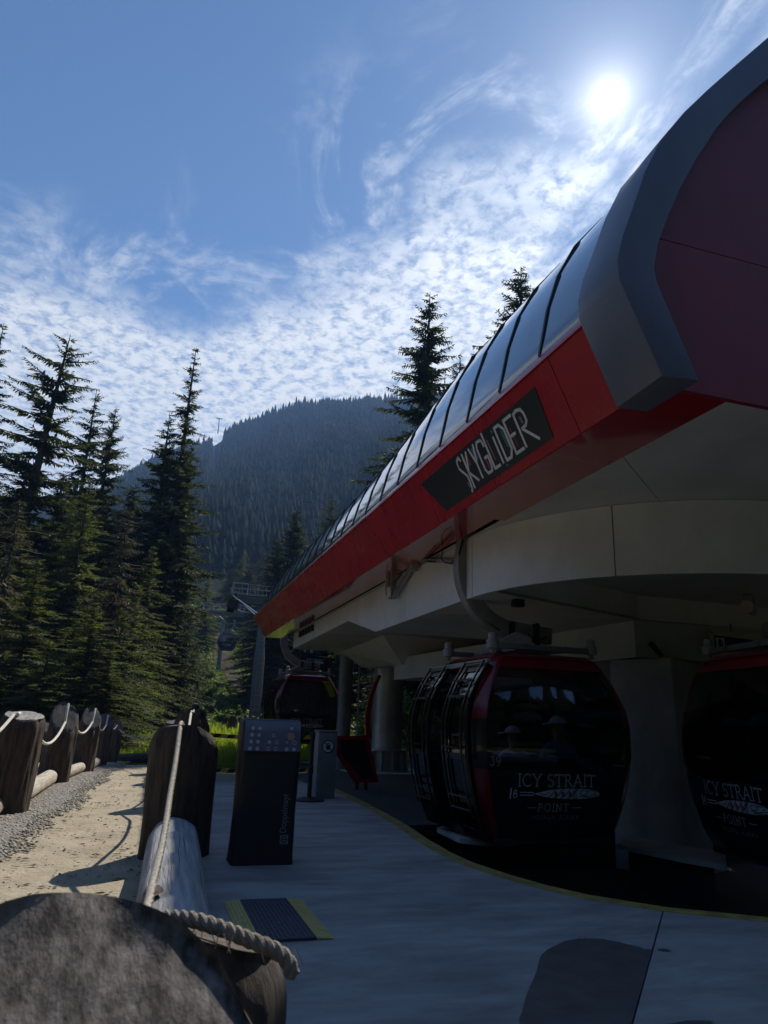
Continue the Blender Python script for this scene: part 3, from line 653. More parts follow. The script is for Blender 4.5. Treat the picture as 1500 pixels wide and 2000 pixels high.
# ------------------------------------------------------------------ gondola station
ZS = 3.75
ROOF = [(3.09, 4.55), (3.125, 4.72), (3.19, 5.04), (3.32, 5.45), (3.53, 5.85), (3.86, 6.26), (4.36, 6.66), (5.1, 7.0), (6.0, 7.2), (7.0, 7.26)]
ROOF = ROOF + [(14-x, z) for x, z in ROOF[-2::-1]]
def roof_pt(x, z, y):
    f = float(np.interp(y, [8, 9.5, 11.5, 13, 20, 22.5, 24.3], [1, .90, .785, .765, .74, .58, .28]))
    return (x, y, 4.55+(z-4.55)*f)
def yend(z): return 23.1+(z-3.75)*1.15
def build_station():
    st = thing('gondola_station', 'long red and grey gondola station with curved dark glossy roof on round columns', 'building', (7, 14, -.13))
    # roof panels with dark ribs between them
    ys = [4.44+.815*i for i in range(25)]; ys = [y for y in ys if y < 24.0]+[24.05]
    for i in range(len(ys)-1):
        a, b = ys[i]+.012, ys[i+1]-.012
        A = [[roof_pt(x, z, y) for y in (a, (a+b)/2, b)] for x, z in ROOF]
        B = [[(p[0]+(.02 if p[0] < 7 else -.02), p[1], p[2]-.03) for p in r] for r in A]
        m = MB(); m.solid_grid(A, B); p = m.build('roof_panel', 'roof_cladding', st, smooth=True, angle=50)
        R1 = [(x-(.012 if x < 7 else -.012), z+.012) for x, z in ROOF]
        y = ys[i+1]
        if i < len(ys)-2:
            A = [[roof_pt(x, z, yy) for yy in (y-.017, y+.017)] for x, z in R1]; B = [[(q[0]+(.03 if q[0] < 7 else -.03), q[1], q[2]-.04) for q in r] for r in A]
            m = MB(); m.solid_grid(A, B); m.build('rib', 'roof_rib', p)
    m = MB(); pr = [roof_pt(x, z, 24.03) for x, z in ROOF]; m.prism(pr, (0, -.04, 0)); m.build('nose_closure', 'dark_metal', st)
    # fascia panels both sides, leaning outwards, with a folded lip on top
    fy = [4.40]+[5.06+1.63*i for i in range(12)]; fy = [y for y in fy if y < 23]+[None]
    for side in (1, -1):
        X = lambda x: x if side == 1 else 14-x
        for i in range(len(fy)-1):
            y0, y1 = fy[i]+.006, (fy[i+1]-.006 if fy[i+1] else None)
            prof = [(3.36, 3.75), (3.06, 4.42)]
            A = [[(X(x), y0, z), (X(x), y1 if y1 else yend(z), z)] for x, z in prof]; B = [[(X(p[0]+.05*1), p[1], p[2]+.02) if side == 1 else (p[0]-.05, p[1], p[2]+.02) for p in r] for r in A]
            m = MB(); m.solid_grid(A, B); m.build('fascia_panel', 'red_paint', st)
        for k in range(4):
            y0, y1 = 4.40+4.9*k, 4.40+4.9*(k+1) if k < 3 else None
            prof = [(3.035, 4.425), (3.035, 4.455), (3.09, 4.545)]
            A = [[(X(x), y0+.004, z), (X(x), (y1-.004) if y1 else yend(z), z)] for x, z in prof]; B = [[(X(3.12), p[1], p[2]-(.0 if j == 0 else .03)) for p in r] for j, r in enumerate(A)]
            m = MB(); m.solid_grid(A, B); m.build('eave_trim', 'red_paint', st)
        # glossy red soffit strip behind the fascia foot
        for k in range(5):
            y0, y1 = 4.03+3.82*k, 4.03+3.82*(k+1)
            xi = 3.90 if k else 4.04
            m = MB(); m.prism([(X(3.375), y0+.004, ZS-.002), (X(xi), y0+.004, ZS-.002), (X(xi), y1-.004, ZS-.002), (X(3.375), y1-.004, ZS-.002)], (0, 0, .03)); m.build('soffit_panel', 'red_soffit', st)
        m = MB(); m.box((X(4.0), 15, 4.2), (.3, 17, .05)); m.box((X(3.92), 15.6, 3.99), (.02, 15.8, .4)); m.build('slot_lining', 'roof_rib', st)
    # end frame round the near gable
    out = [(3.31, 3.73), (3.0, 4.46), (2.995, 4.635), (3.055, 4.85), (3.175, 5.16), (3.31, 5.52), (3.49, 5.89), (3.77, 6.28), (4.05, 6.62), (4.31, 6.92), (4.82, 7.5), (5.5, 8.05), (6.25, 8.4), (7.0, 8.5)]
    inn = [(3.59, 3.735), (3.29, 4.50), (3.275, 4.62), (3.33, 4.85), (3.465, 5.17), (3.61, 5.47), (3.80, 5.81), (4.06, 6.22), (4.33, 6.56), (4.60, 6.86), (5.05, 7.3), (5.66, 7.72), (6.3, 8.0), (7.0, 8.08)]
    out = out+[(14-x, z) for x, z in out[-2::-1]]; inn = inn+[(14-x, z) for x, z in inn[-2::-1]]
    A = [[(o[0], 4.47, o[1]), (o[0]-.03*(o[0] < 7)+.03*(o[0] > 7), 3.88, o[1]), (i[0], 3.86, i[1])] for o, i in zip(out, inn)]
    B = [[((o[0]+i[0])/2, 4.46, (o[1]+i[1])/2), (i[0], 4.44, i[1]), (i[0], 4.43, i[1])] for o, i in zip(out, inn)]
    V = []; n = len(out)
    for o, i in zip(out, inn):
        s = -1 if o[0] < 7 else 1
        V += [(o[0], 4.47, o[1]), (o[0]+.03*s, 3.88, o[1]), (i[0], 3.86, i[1]), (i[0], 4.45, i[1])]
    F = [(k*4+j, k*4+(j+1) % 4, (k+1)*4+(j+1) % 4, (k+1)*4+j) for k in range(n-1) for j in range(4)] + [(0, 1, 2, 3), ((n-1)*4+3, (n-1)*4+2, (n-1)*4+1, (n-1)*4)]
    m = MB(); m.add(V, F); m.build('end_frame', 'arch_grey', st, bevel=.012, angle=30)
    # red gable wall in two panels
    zc = 5.06
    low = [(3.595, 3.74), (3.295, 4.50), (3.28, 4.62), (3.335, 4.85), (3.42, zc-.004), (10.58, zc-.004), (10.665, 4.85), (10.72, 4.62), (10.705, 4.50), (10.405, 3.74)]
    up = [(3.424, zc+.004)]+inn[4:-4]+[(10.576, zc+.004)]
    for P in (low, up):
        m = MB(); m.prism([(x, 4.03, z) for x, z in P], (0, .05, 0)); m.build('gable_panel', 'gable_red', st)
    # flat grey ceiling outside the ring, in panels
    d = Vector((1.17, .98)).normalized(); nx, ny = -d.y, d.x
    quad = [(4.05, 4.09), (9.95, 4.09), (9.95, 9.4), (4.05, 9.4)]
    for sgn in (1, -1):
        P = clip_half(quad, 4.01+sgn*nx*.004, 5.38+sgn*ny*.004, sgn*nx, sgn*ny)
        if len(P) > 2: m = MB(); m.prism([(x, y, ZS) for x, y in P], (0, 0, .04)); m.build('ceiling_panel', 'ceil_grey', st)
    m = MB(); m.box((7, 15.6, 3.79), (5.9, 12.3, .04)); m.build('ceiling_panel', 'ceil_grey', st)
    # ring beam: straight flanks and a half round end, seams between the pieces
    def zb(y): return 2.92 if y < 13.2 else (2.92+(y-13.2)/2.1*.46 if y < 15.3 else 3.38-.012*(y-15.3))
    def ring_piece(pts, t=.05):
        A = [[(x, y, zb(y)), (x, y, ZS-.005)] for x, y, u, v in pts]; B = [[(x+u*t, y+v*t, zb(y)), (x+u*t, y+v*t, ZS-.005)] for x, y, u, v in pts]
        m = MB(); m.solid_grid(A, B); m.build('ring_panel', 'wall_grey', st, smooth=True, angle=30)
    for y0, y1 in ((8.81, 13.19), (13.2, 17.6), (17.61, 21.6)):
        ysr = [y0, (y0+y1)/2, 15.3, y1] if y0 == 13.2 else [y0, y1]
        ysr = sorted(set(ysr))
        for x, u in ((4.03, 1), (9.97, -1)): ring_piece([(x, y, u, 0) for y in ysr])
    cuts = [180, 223.6, 270, 316.4, 360]
    for a0, a1 in zip(cuts[:-1], cuts[1:]):
        ring_piece([(7+2.97*math.cos(rad(a)), 8.8+2.97*math.sin(rad(a)), -math.cos(rad(a)), -math.sin(rad(a))) for a in np.linspace(a0+.12, a1-.12, 12)])
    # underside
    line0, line1 = (4.1, 8.28), (7.1, 9.42)
    m = MB(); m.prism([(x, y, 2.93) for x, y in [(4.09, 13.19), (4.09, 10.6), line1, (9.91, 9.42), (9.91, 13.19)]], (0, 0, .04)); m.build('underside_panel', 'ceil_grey', st)
    m = MB(); m.prism([(x, y, 2.93) for x, y in [(4.09, 10.585), (4.09, 8.29), (7.08, 9.425)]], (0, 0, .04)); m.build('underside_panel', 'wall_grey', st)  # wedge in the lighter wall grey, bounced light put into its colour
    arc = [(7+2.90*math.cos(rad(a)), 8.8+2.90*math.sin(rad(a)), 3.30) for a in np.linspace(186, 360, 24)]
    m = MB(); m.prism([(7.1, 9.42, 3.30)]+arc+[(9.91, 9.42, 3.30)], (0, 0, .04)); m.build('underside_panel', 'ceil_grey', st)
    m = MB(); m.bar((4.12, 8.27, 3.12), (7.1, 9.40, 3.12), .02, .38); m.bar((7.1, 9.40, 3.12), (9.9, 9.40, 3.12), .02, .38); m.build('underside_step', 'wall_grey', st)
    m = MB(); m.bar((4.12, 8.25, 2.925), (7.1, 9.385, 2.925), .045, .03); m.build('underside_trim', 'galv', st)
    m = MB(); m.prism([(4.09, 13.2, 2.93), (9.91, 13.2, 2.93), (9.91, 15.3, 3.39), (4.09, 15.3, 3.39)], (0, 0, .04)); m.build('underside_panel', 'ceil_grey', st)
    for k in range(8):
        y0 = 15.31+.79*k; m = MB(); m.box((7, y0+.38, 3.40-.012*(y0-15.3)), (5.82, .77, .04)); m.build('underside_panel', 'ceil_grey', st)
    m = MB(); m.prism([(4.03, 21.61, 3.31), (9.97, 21.61, 3.31), (9.97, 21.61, 3.74), (4.03, 21.61, 3.74)], (0, .05, 0)); m.build('ring_panel', 'wall_grey', st)
    # drive housing hanging in the middle
    fp = [(6.2, 18.5), (6.92, 11.7), (7.14, 9.55), (10.6, 9.25), (10.2, 12), (9.2, 18.5)]
    m = MB(); m.prism([(x, y, 2.36) for x, y in fp], (0, 0, .565)); m.build('drive_housing', 'ceil_grey', st)
    m = MB(); m.add([(5.4, 17.2, 3.42), (8.6, 17.2, 3.42), (8.6, 22.5, 3.42), (5.4, 22.5, 3.42), (6.2, 17.9, 2.72), (8.2, 17.9, 2.72), (8.0, 22, 2.9), (6.3, 22, 2.9)], [(0, 1, 2, 3), (7, 6, 5, 4), (0, 4, 5, 1), (1, 5, 6, 2), (2, 6, 7, 3), (3, 7, 4, 0)]); m.build('trunk_head', 'wall_grey', st)
    # columns
    m = MB(); m.tube([(7.0, 21.4, .28), (7.0, 21.4, 3.2)], .45, 32); m.build('round_column', 'column_steel', st, smooth=True)
    c = [q for q in st.children if q.name.startswith('round_column')][0]
    m = MB(); m.lathe((7, 21.4, -.13), [(.74, 0), (.74, .06), (.5, .06), (.5, .60), (.62, .60), (.62, .64), (.46, .64)], 28)
    for k in range(12):
        a = 2*PI*k/12; m.bar((7+.6*math.cos(a), 21.4+.6*math.sin(a), -.07), (7+.53*math.cos(a), 21.4+.53*math.sin(a), .46), .02, .16, (math.cos(a), math.sin(a), 0))
    m.build('flange', 'column_steel', c)
    m = MB(); m.box((7, 21.4, -.17), (2.6, 2.6, .14)); m.build('footing', 'pier_concrete', st)
    m = MB(); m.tube([(5.8, 22.0, -.13), (5.8, 22.0, 3.8)], .215, 24); m.build('slim_column', 'tower_steel', st, smooth=True)
    # tapered concrete pier in the middle of the turnaround
    d1, d2 = Vector((-.45, .893, 0)), Vector((.893, .45, 0)); c0 = Vector((7.42, 9.05, -.7))
    b0 = [c0, c0+d1*1.12, c0+d1*1.12+d2*1.3, c0+d2*1.3]; t0 = [Vector((p.x, p.y, 2.34)) for p in (c0+d1*.06+d2*.05, c0+d1*1.06+d2*.05, c0+d1*1.05+d2*1.22, c0+d1*.07+d2*1.22)]
    m = MB(); m.add(b0+t0, [(3, 2, 1, 0), (4, 5, 6, 7), (0, 1, 5, 4), (1, 2, 6, 5), (2, 3, 7, 6), (3, 0, 4, 7)]); m.build('concrete_pier', 'pier_concrete', st, bevel=.03)
    m = MB(); m.bar((7.34, 9.2, 2.36), (7.18, 9.25, 2.56), .10, .05); m.build('sensor_arm', 'dark_metal', st)
    m = MB(); m.box((4.62, 8.62, 2.86), (.16, .10, .10)); m.build('sensor_box', 'dark_metal', st, bevel=.01)
    m = MB(); m.tube([(4.02, 9.12, 3.60), (4.02, 9.12, 3.72)], .045, 10); m.build('warning_marker', 'mat_yellow', st, smooth=True)
    m = MB()
    for a, b in (((3.93, 11.0, 3.86), (3.93, 9.9, 3.62)), ((3.93, 11.9, 3.62), (3.93, 10.85, 3.90)), ((3.88, 12.0, 3.38), (3.98, 12.0, 3.38)), ((3.93, 12.02, 3.36), (3.93, 12.02, 3.9))): m.tube([a, b], .016, 6)
    m.tube([(3.9, 9.55, 3.70), (3.86, 9.5, 3.58), (3.88, 9.4, 3.50), (3.95, 9.3, 3.47)], .010, 5); m.build('control_cable', 'dark_metal', st)['kind'] = 'stuff'
    # door opener bracket hanging at the slot
    m = MB(); m.bar((3.93, 11.9, 3.36), (3.93, 11.9, 3.95), .06, .10); m.bar((3.93, 11.8, 3.42), (3.93, 10.9, 3.80), .05, .05); m.bar((3.93, 11.9, 3.36), (3.93, 10.95, 3.74), .05, .04); m.bar((3.93, 10.85, 3.66), (3.93, 10.85, 3.95), .08, .12)
    m.bar((3.93, 10.8, 3.82), (3.97, 9.35, 3.52), .05, .05); m.tube([(3.9, 12.15, 3.6), (3.9, 12.15, 3.75)], .05, 8); m.tube([(3.9, 12.2, 3.45), (3.9, 12.25, 3.6), (3.9, 12.22, 3.7)], .012, 5)
    m.build('door_opener_bracket', 'galv', st)
    for i in range(5):
        m = MB(); m.box((4.0, 18.9+.40*i, 3.62), (.08, .12, .17)); m.build('slot_vent', 'roof_rib', st)
    return st
STATION = build_station()

def build_station_sign():
    # leaning plane through the fascia foot and lip
    n = Vector((-(4.42-3.75), 0, -(3.36-3.06))).normalized(); up = Vector((3.06-3.36, 0, 4.42-3.75)).normalized()
    def P(y, z, off): 
        f = (z-3.75)/.67; return Vector((3.36-.30*f, y, z)) + n*off
    root = thing('sign', 'black SKYGLiDER sign with white lettering on the red fascia of the station', 'sign', (3.2, 7, 3.83))
    q = [P(8.42, 4.29, .004), P(5.39, 4.305, .004), P(5.43, 3.845, .004), P(8.01, 3.835, .004)]
    m = MB(); m.prism(q, n*.004); m.build('sign_plate', 'sign_black', root)
    u0, v0, H = 7.30, 3.915, .33
    W = 1.80
    def PT(u, v): return P(u0-u, v0+v*H, .0115)
    G = {'S': ([[(.62, .88), (.5, 1), (.12, .93), (.05, .82), (.05, .68), (.75, .32), (.78, .12), (.72, -.12), (.55, -.18)]], .17), 'K': ([[(.08, 1), (.08, -.12)], [(.62, .98), (.12, .38), (.85, 0)]], .19), 'Y': ([[(.05, 1), (.42, .45)], [(.8, 1.02), (.42, .45), (.42, 0)]], .17),
         'G': ([[(.85, .78), (.8, .95), (.65, 1), (.25, 1), (.08, .85), (.08, .15), (.25, 0), (.7, 0), (.85, .12), (.85, .45), (.5, .45)]], .20), 'L': ([[(.08, 1.12), (.08, 0), (.75, 0)]], .18), 'i': ([[(.3, .8), (.3, 0)]], .09), 'D': ([[(.08, 0), (.08, 1), (.55, 1), (.85, .8), (.85, .2), (.55, 0), (.08, 0)]], .21),
         'E': ([[(.85, 1), (.08, 1), (.08, 0), (.85, 0)], [(.08, .5), (.65, .5)]], .20), 'R': ([[(.08, 0), (.08, .95), (.35, 1), (.7, .95), (.82, .8), (.82, .6), (.65, .5), (.3, .48), (1.15, -.02)]], .23)}
    x = 0; w = .033
    for ch in 'SKYGLiDER':
        st, adv = G[ch]; m = MB()
        for s in st:
            for a, b in zip(s[:-1], s[1:]):
                pa, pb = PT(x+a[0]*adv, a[1]), PT(x+b[0]*adv, b[1]); t = (pb-pa).normalized(); sd = t.cross(n)*w/2; e = t*w*.32
                m.prism([pa-e+sd, pb+e+sd, pb+e-sd, pa-e-sd], n*.002)
        m.build('letter', 'print_white', root, fix=False)
        x += adv
    acc = [('accent_red', .19, .30, .9, .55), ('accent_blue', .42, .50, .97, .55), ('accent_red', .62, .66, .38, .12), ('accent_red', .78, .80, .95, .3), ('accent_grey', .80, .815, .85, .2), ('accent_green', 1.10, 1.15, .82, .3), ('accent_red', 1.28, 1.30, .72, .12), ('accent_grey', 1.50, 1.53, .8, .6), ('accent_blue', .925, .965, 1.02, .92), ('accent_blue', .96, .99, -.08, -.16), ('accent_grey', .06, .09, .15, -.05)]
    for k, a, b, c, d in acc:
        m = MB(); q = [PT(a, c), PT(b, c), PT(b+.01, d), PT(a+.01, d)]; m.prism(q, n*.0012); m.build('colour_accent', k, root, fix=False)
build_station_sign()

# ------------------------------------------------------------------ stroke lettering
def arc(cx, cy, rx, ry, a0, a1, n=12): return [(cx+rx*math.cos(rad(a)), cy+ry*math.sin(rad(a))) for a in np.linspace(a0, a1, n)]
SERIF = {'I': ([[(.18, 0), (.18, 1)], [(.06, 0), (.30, 0)], [(.06, 1), (.30, 1)]], .36), 'C': ([arc(.5, .5, .44, .5, 45, 315, 18)], .92), 'Y': ([[(.05, 1), (.42, .46), (.80, 1)], [(.42, .46), (.42, 0)], [(.30, 0), (.54, 0)], [(0, 1), (.16, 1)], [(.70, 1), (.88, 1)]], .86),
 'S': ([arc(.32, .74, .25, .25, 40, 250, 12)+arc(.32, .25, .27, .26, 75, -150, 12)], .66), 'T': ([[(.42, 0), (.42, 1)], [(.02, .96), (.82, .96)], [(.30, 0), (.54, 0)], [(.02, .85), (.02, .97)], [(.82, .85), (.82, .97)]], .88), 'R': ([[(.14, 0), (.14, 1)], [(.04, 0), (.26, 0)], [(.04, 1), (.3, 1)]+arc(.36, .75, .26, .25, 90, -90, 10)+[(.14, .5)], [(.36, .5), (.82, 0)], [(.74, 0), (.88, 0)]], .86),
 'A': ([[(.06, 0), (.44, 1), (.82, 0)], [(.20, .36), (.68, .36)], [(0, 0), (.16, 0)], [(.72, 0), (.92, 0)]], .92), 'P': ([[(.14, 0), (.14, 1)], [(.04, 0), (.26, 0)], [(.04, 1), (.3, 1)]+arc(.36, .74, .26, .26, 90, -90, 10)+[(.14, .48)]], .74), 'O': ([arc(.5, .5, .45, .5, 0, 360, 22)], 1.02), 'N': ([[(.12, 0), (.12, 1), (.80, 0), (.80, 1)], [(.02, 0), (.24, 0)], [(.7, 1), (.92, 1)]], .98),
 'H': ([[(.14, 0), (.14, 1)], [(.78, 0), (.78, 1)], [(.14, .5), (.78, .5)]], .94), 'K': ([[(.14, 0), (.14, 1)], [(.74, 1), (.16, .45), (.82, 0)]], .88), 'L': ([[(.14, 1), (.14, 0), (.66, 0), (.66, .12)]], .74), ',': ([[(.12, .05), (.04, -.16)]], .28), ' ': ([], .42),
 '3': ([[(.06, .96), (.5, .96), (.26, .58)]+arc(.28, .29, .25, .29, 80, -150, 12)], .62), '9': ([arc(.29, .70, .23, .28, 0, 360, 14)+[(.50, .5), (.30, .0)]], .62), '4': ([[(.40, 0), (.40, 1), (.04, .3), (.56, .3)]], .64), '0': ([arc(.3, .5, .24, .48, 0, 360, 16)], .64), '8': ([arc(.3, .74, .2, .25, 0, 360, 12), arc(.3, .25, .25, .26, 0, 360, 12)], .62),
 'D': ([[(.12, 0), (.12, 1), (.35, 1)]+arc(.36, .5, .42, .5, 90, -90, 12)+[(.12, 0)]], .9)}
def text_width(s, h, sp=.12): return sum(SERIF[c][1]+sp for c in s)*h
def stroke_text(mb, s, x0, z0, h, w, fn, sp=.12):
    x = x0
    for c in s:
        st, adv = SERIF[c]
        for P in st:
            for a, b in zip(P[:-1], P[1:]): stroke(mb, (x+a[0]*h, z0+a[1]*h), (x+b[0]*h, z0+b[1]*h), w, fn)
        x += (adv+sp)*h
def stroke(mb, a, b, w, fn):
    d = Vector((b[0]-a[0], b[1]-a[1])); l = d.length
    if l < 1e-6: return
    d /= l; k = max(1, int(l/.09)); s = Vector((-d.y, d.x))*w/2; e = d*w*.25
    for i in range(k):
        p = Vector(a)+d*l*i/k - (e if i == 0 else e*0); q = Vector(a)+d*l*(i+1)/k + (e if i == k-1 else e*0)
        mb.add([fn(*(p+s)), fn(*(q+s)), fn(*(q-s)), fn(*(p-s))], [(0, 1, 2, 3)])
def poly_fill(mb, rows, fn):                      # rows of (x, zlow, zhigh)
    pa = [fn(x, lo) for x, lo, hi in rows]; pb = [fn(x, hi) for x, lo, hi in rows]; mb.strip(pa, pb)

# ------------------------------------------------------------------ gondola cabins
WZ = [(-.04, .80), (.06, .88), (.3, .97), (.6, 1.05), (.95, 1.105), (1.3, 1.12), (1.55, 1.07), (1.8, .96), (2.0, .83), (2.10, .77), (2.17, .70)]
def wz(z): return float(np.interp(z, [a for a, b in WZ], [b for a, b in WZ]))
def yend_c(x, z):
    w = wz(z); s = min(1, abs(x)/w)
    b = float(np.interp(z, [-.04, .1, .5, 1.0, 1.5, 2.0, 2.17], [.86, .95, 1.03, 1.08, 1.06, .96, .88]))
    return b - .05*s*s - .10*max(0, (s-.86)/.14)**2
def make_cabin(label, number=None, detail=True, group='red and black gondola cabins on the line'):
    root = thing('gondola_cabin', label, 'gondola cabin', (0, 0, 0), 0, group)
    def end(sgn, s0, s1, z0, z1, name, m, ns=8, nz=10, off=0, th=.03, parent=root):
        zs = np.linspace(z0, z1, nz); ss = np.linspace(s0, s1, ns)
        A = [[(sgn*s*wz(z), -sgn*(yend_c(s*wz(z), z)+off), z) for s in ss] for z in zs]
        B = [[(p[0]*.985, p[1]+sgn*th, p[2]) for p in r] for r in A]
        mb = MB(); mb.solid_grid(A, B); return mb.build(name, m, parent, smooth=True, angle=50)
    def side(sgn, y0, y1, z0, z1, name, m, off=0, th=.03, nz=10, parent=root, taper=True):
        zs = np.linspace(z0, z1, nz)
        def lim(y, z): 
            ye = yend_c(wz(z), z); return max(-ye, min(ye, y)) if taper else y
        A = [[(sgn*(wz(z)+off), lim(y, z), z) for y in np.linspace(y0, y1, 4)] for z in zs]
        B = [[(p[0]-sgn*th, p[1], p[2]) for p in r] for r in A]
        mb = MB(); mb.solid_grid(A, B); return mb.build(name, m, parent, smooth=True, angle=50)
    for sg in (1, -1):
        end(sg, -.86, .86, .80, 1.985, 'window', 'glass_dark', 12, 12, -.008, .012)
        end(sg, -.86, .86, .03, .79, 'end_panel', 'cabin_black', 12, 8, 0, .02)
        end(sg, -.86, .86, 1.99, 2.13, 'roof_header', 'cabin_red', 12, 4)
        for lr in (-1, 1):
            a, b = (-1, -.865) if lr < 0 else (.865, 1)
            door = (lr < 0) == (sg > 0)
            end(sg, a, b, 1.36 if door else 1.30, 2.13, 'pillar', 'cabin_red', 5, 9)
            end(sg, a, b, .80 if door else .03, 1.355 if door else 1.295, 'bumper', 'cabin_black', 5, 9)
            if door: end(sg, a, b, .03, .795, 'pillar', 'cabin_red', 5, 8)
        # window divider band
        mb = MB(); 
    # roof
    zs = [2.12, 2.17, 2.185]; sc = [1, .93, .80]; V = []; nA = 40
    ring = []
    for z, k in zip(zs, sc):
        w = wz(2.1)*k; L = .95*k if k < 1 else .935
        ring.append([(w*(abs(math.cos(t))**.35)*(1 if math.cos(t) >= 0 else -1), L*(abs(math.sin(t))**.35)*(1 if math.sin(t) >= 0 else -1), z) for t in np.linspace(0, 2*PI, nA, endpoint=False)])
    mb = MB(); V = [p for r in ring for p in r]
    mb.add(V, [(i*nA+k, i*nA+(k+1) % nA, (i+1)*nA+(k+1) % nA, (i+1)*nA+k) for i in range(2) for k in range(nA)]+[tuple(2*nA+k for k in range(nA)), tuple(range(nA))[::-1]])
    mb.build('roof', 'cabin_red', root, smooth=True)
    mb = MB(); mb.prism([(x, y, -.05) for x, y in ((-.80, -.86), (.80, -.86), (.80, .86), (-.80, .86))], (0, 0, .09)); mb.build('floor_pan', 'rubber', root, bevel=.03)
    # plain side
    side(1, -1.2, 1.2, .85, 2.0, 'side_window', 'glass_dark', -.006, .012); side(1, -1.2, 1.2, .03, .84, 'side_panel', 'cabin_black'); side(1, -1.2, 1.2, 2.0, 2.12, 'side_header', 'cabin_red')
    # door side: jambs, header, two leaves slid apart
    side(-1, -1.2, -.42, .03, 2.0, 'door_jamb', 'cabin_black', 0, .03); side(-1, .42, 1.2, .03, 2.0, 'door_jamb', 'cabin_black', 0, .03); side(-1, -1.2, 1.2, 2.0, 2.12, 'side_header', 'cabin_red')
    mb = MB(); mb.bar((-.86, -.9, 2.05), (-.86, .9, 2.05), .05, .06); mb.build('door_rail', 'galv', root)
    for y0, y1 in ((-.92, -.30), (.32, .94)):
        z0, z1 = .0, 2.03
        def fr(ya, yb, za, zb, mb):
            zs = np.linspace(za, zb, 10)
            A = [[(-(wz(z)+.085), y, z) for y in (ya, yb)] for z in zs]; B = [[(p[0]+.035, p[1], p[2]) for p in r] for r in A]; mb.solid_grid(A, B)
        mb = MB(); fr(y0, y0+.05, z0, z1, mb); fr(y1-.05, y1, z0, z1, mb)
        for za, zb in ((0, .10), (.88, .95), (1.93, 2.03)): fr(y0+.05, y1-.05, za, zb, mb)
        leaf = mb.build('door', 'cabin_black', root, smooth=True, angle=35)
        for za, zb in ((.10, .88), (.95, 1.93)):
            mb = MB(); zs = np.linspace(za, zb, 7)
            A = [[(-(wz(z)+.07), y, z) for y in (y0+.05, y1-.05)] for z in zs]; B = [[(p[0]+.01, p[1], p[2]) for p in r] for r in A]; mb.solid_grid(A, B)
            mb.build('door_pane', 'door_glass', leaf, smooth=True)
        mb = MB()
        for yy in (y0+.03, y1-.03): mb.sweep([(-(wz(z)+.125), yy, z) for z in np.linspace(.25, 2.06, 14)], .022, .03, (0, 1, 0))
        for z in (.33, .47, 1.02): mb.bar((-(wz(z)+.13), y0+.03, z), (-(wz(z)+.13), y1-.03, z), .02, .02)
        mb.build('ski_rack', 'cabin_black', leaf)
        mb = MB()
        for z in (1.62, 1.82): mb.bar((-(wz(z)+.145), y0+.06, z), (-(wz(z)+.145), y1-.06, z), .03, .022)
        for z in (1.98, 2.01, 2.04): mb.bar((-(wz(2.03)+.11), y0+.04, z), (-(wz(2.03)+.11), y1-.04, z), .02, .012)
        mb.build('rack_rungs', 'chrome', leaf)
    # benches
    for s in (1, -1):
        mb = MB(); mb.box((0, s*.68, .44), (1.5, .40, .06)); mb.box((0, s*.90, .70), (1.6, .05, .46)); mb.box((0, s*.80, .22), (1.4, .1, .4)); mb.build('bench', 'rubber', root, bevel=.015)
    # roof carrier, dampers, hanger arm
    mb = MB(); mb.bar((-.42, 0, 2.30), (.42, 0, 2.30), .42, .12); mb.bar((-.30, -.8, 2.27), (-.30, .8, 2.27), .07, .07); mb.bar((.30, -.8, 2.27), (.30, .8, 2.27), .07, .07); mb.bar((-.70, -.72, 2.27), (.70, -.72, 2.27), .09, .07); mb.bar((-.70, .72, 2.27), (.70, .72, 2.27), .09, .07); mb.build('roof_carrier', 'cabin_grey', root, bevel=.012)
    for x in (-.72, .72):
        for y in (-.72, .72):
            mb = MB(); mb.lathe((x, y, 2.17), [(.03, 0), (.03, .05), (.075, .06), (.08, .16), (.055, .17), (.055, .25), (.03, .26)], 16); mb.build('damper', 'cup_white', root, smooth=True)
    mb = MB(); mb.add([(-.66, -.76, 2.27), (-.16, -.76, 2.30), (-.16, -.68, 2.30), (-.66, -.68, 2.27), (-.62, -.76, 2.33), (-.40, -.76, 2.45), (-.20, -.76, 2.40), (-.62, -.68, 2.33), (-.40, -.68, 2.45), (-.20, -.68, 2.40)], [(0, 1, 6, 5, 4), (3, 7, 8, 9, 2), (0, 3, 2, 1), (4, 5, 8, 7), (5, 6, 9, 8), (1, 2, 9, 6), (0, 4, 7, 3)]); mb.build('damper_arm', 'cup_white', root)
    pts = [(.52, 0, 2.52), (.1, 0, 2.56), (-.22, 0, 2.60), (-.44, 0, 2.70), (-.62, 0, 2.86), (-.75, 0, 3.08), (-.81, 0, 3.32), (-.80, 0, 3.55), (-.765, 0, 3.78), (-.76, 0, 4.05)]
    Q = []
    for i in range(len(pts)-1):
        p0, p1, p2, p3 = [Vector(pts[max(0, min(len(pts)-1, i+k))]) for k in (-1, 0, 1, 2)]
        for j in range(4):
            t = j/4; Q.append(.5*((2*p1)+(p2-p0)*t+(2*p0-5*p1+4*p2-p3)*t*t+(3*p1-p0-3*p2+p3)*t**3))
    Q.append(Vector(pts[-1]))
    mb = MB(); mb.sweep(Q, .23, .18, (0, 1, 0)); arm = mb.build('hanger_arm', 'arm_steel', root, bevel=.012)
    mb = MB()
    for x in (-.12, .26): mb.bar((x, -.11, 2.30), (x, -.11, 2.66), .08, .03, (0, 1, 0)); mb.bar((x, .11, 2.30), (x, .11, 2.66), .08, .03, (0, 1, 0)); mb.tube([(x, -.14, 2.64), (x, .14, 2.64)], .045, 10); mb.tube([(x, -.14, 2.33), (x, .14, 2.33)], .03, 10)
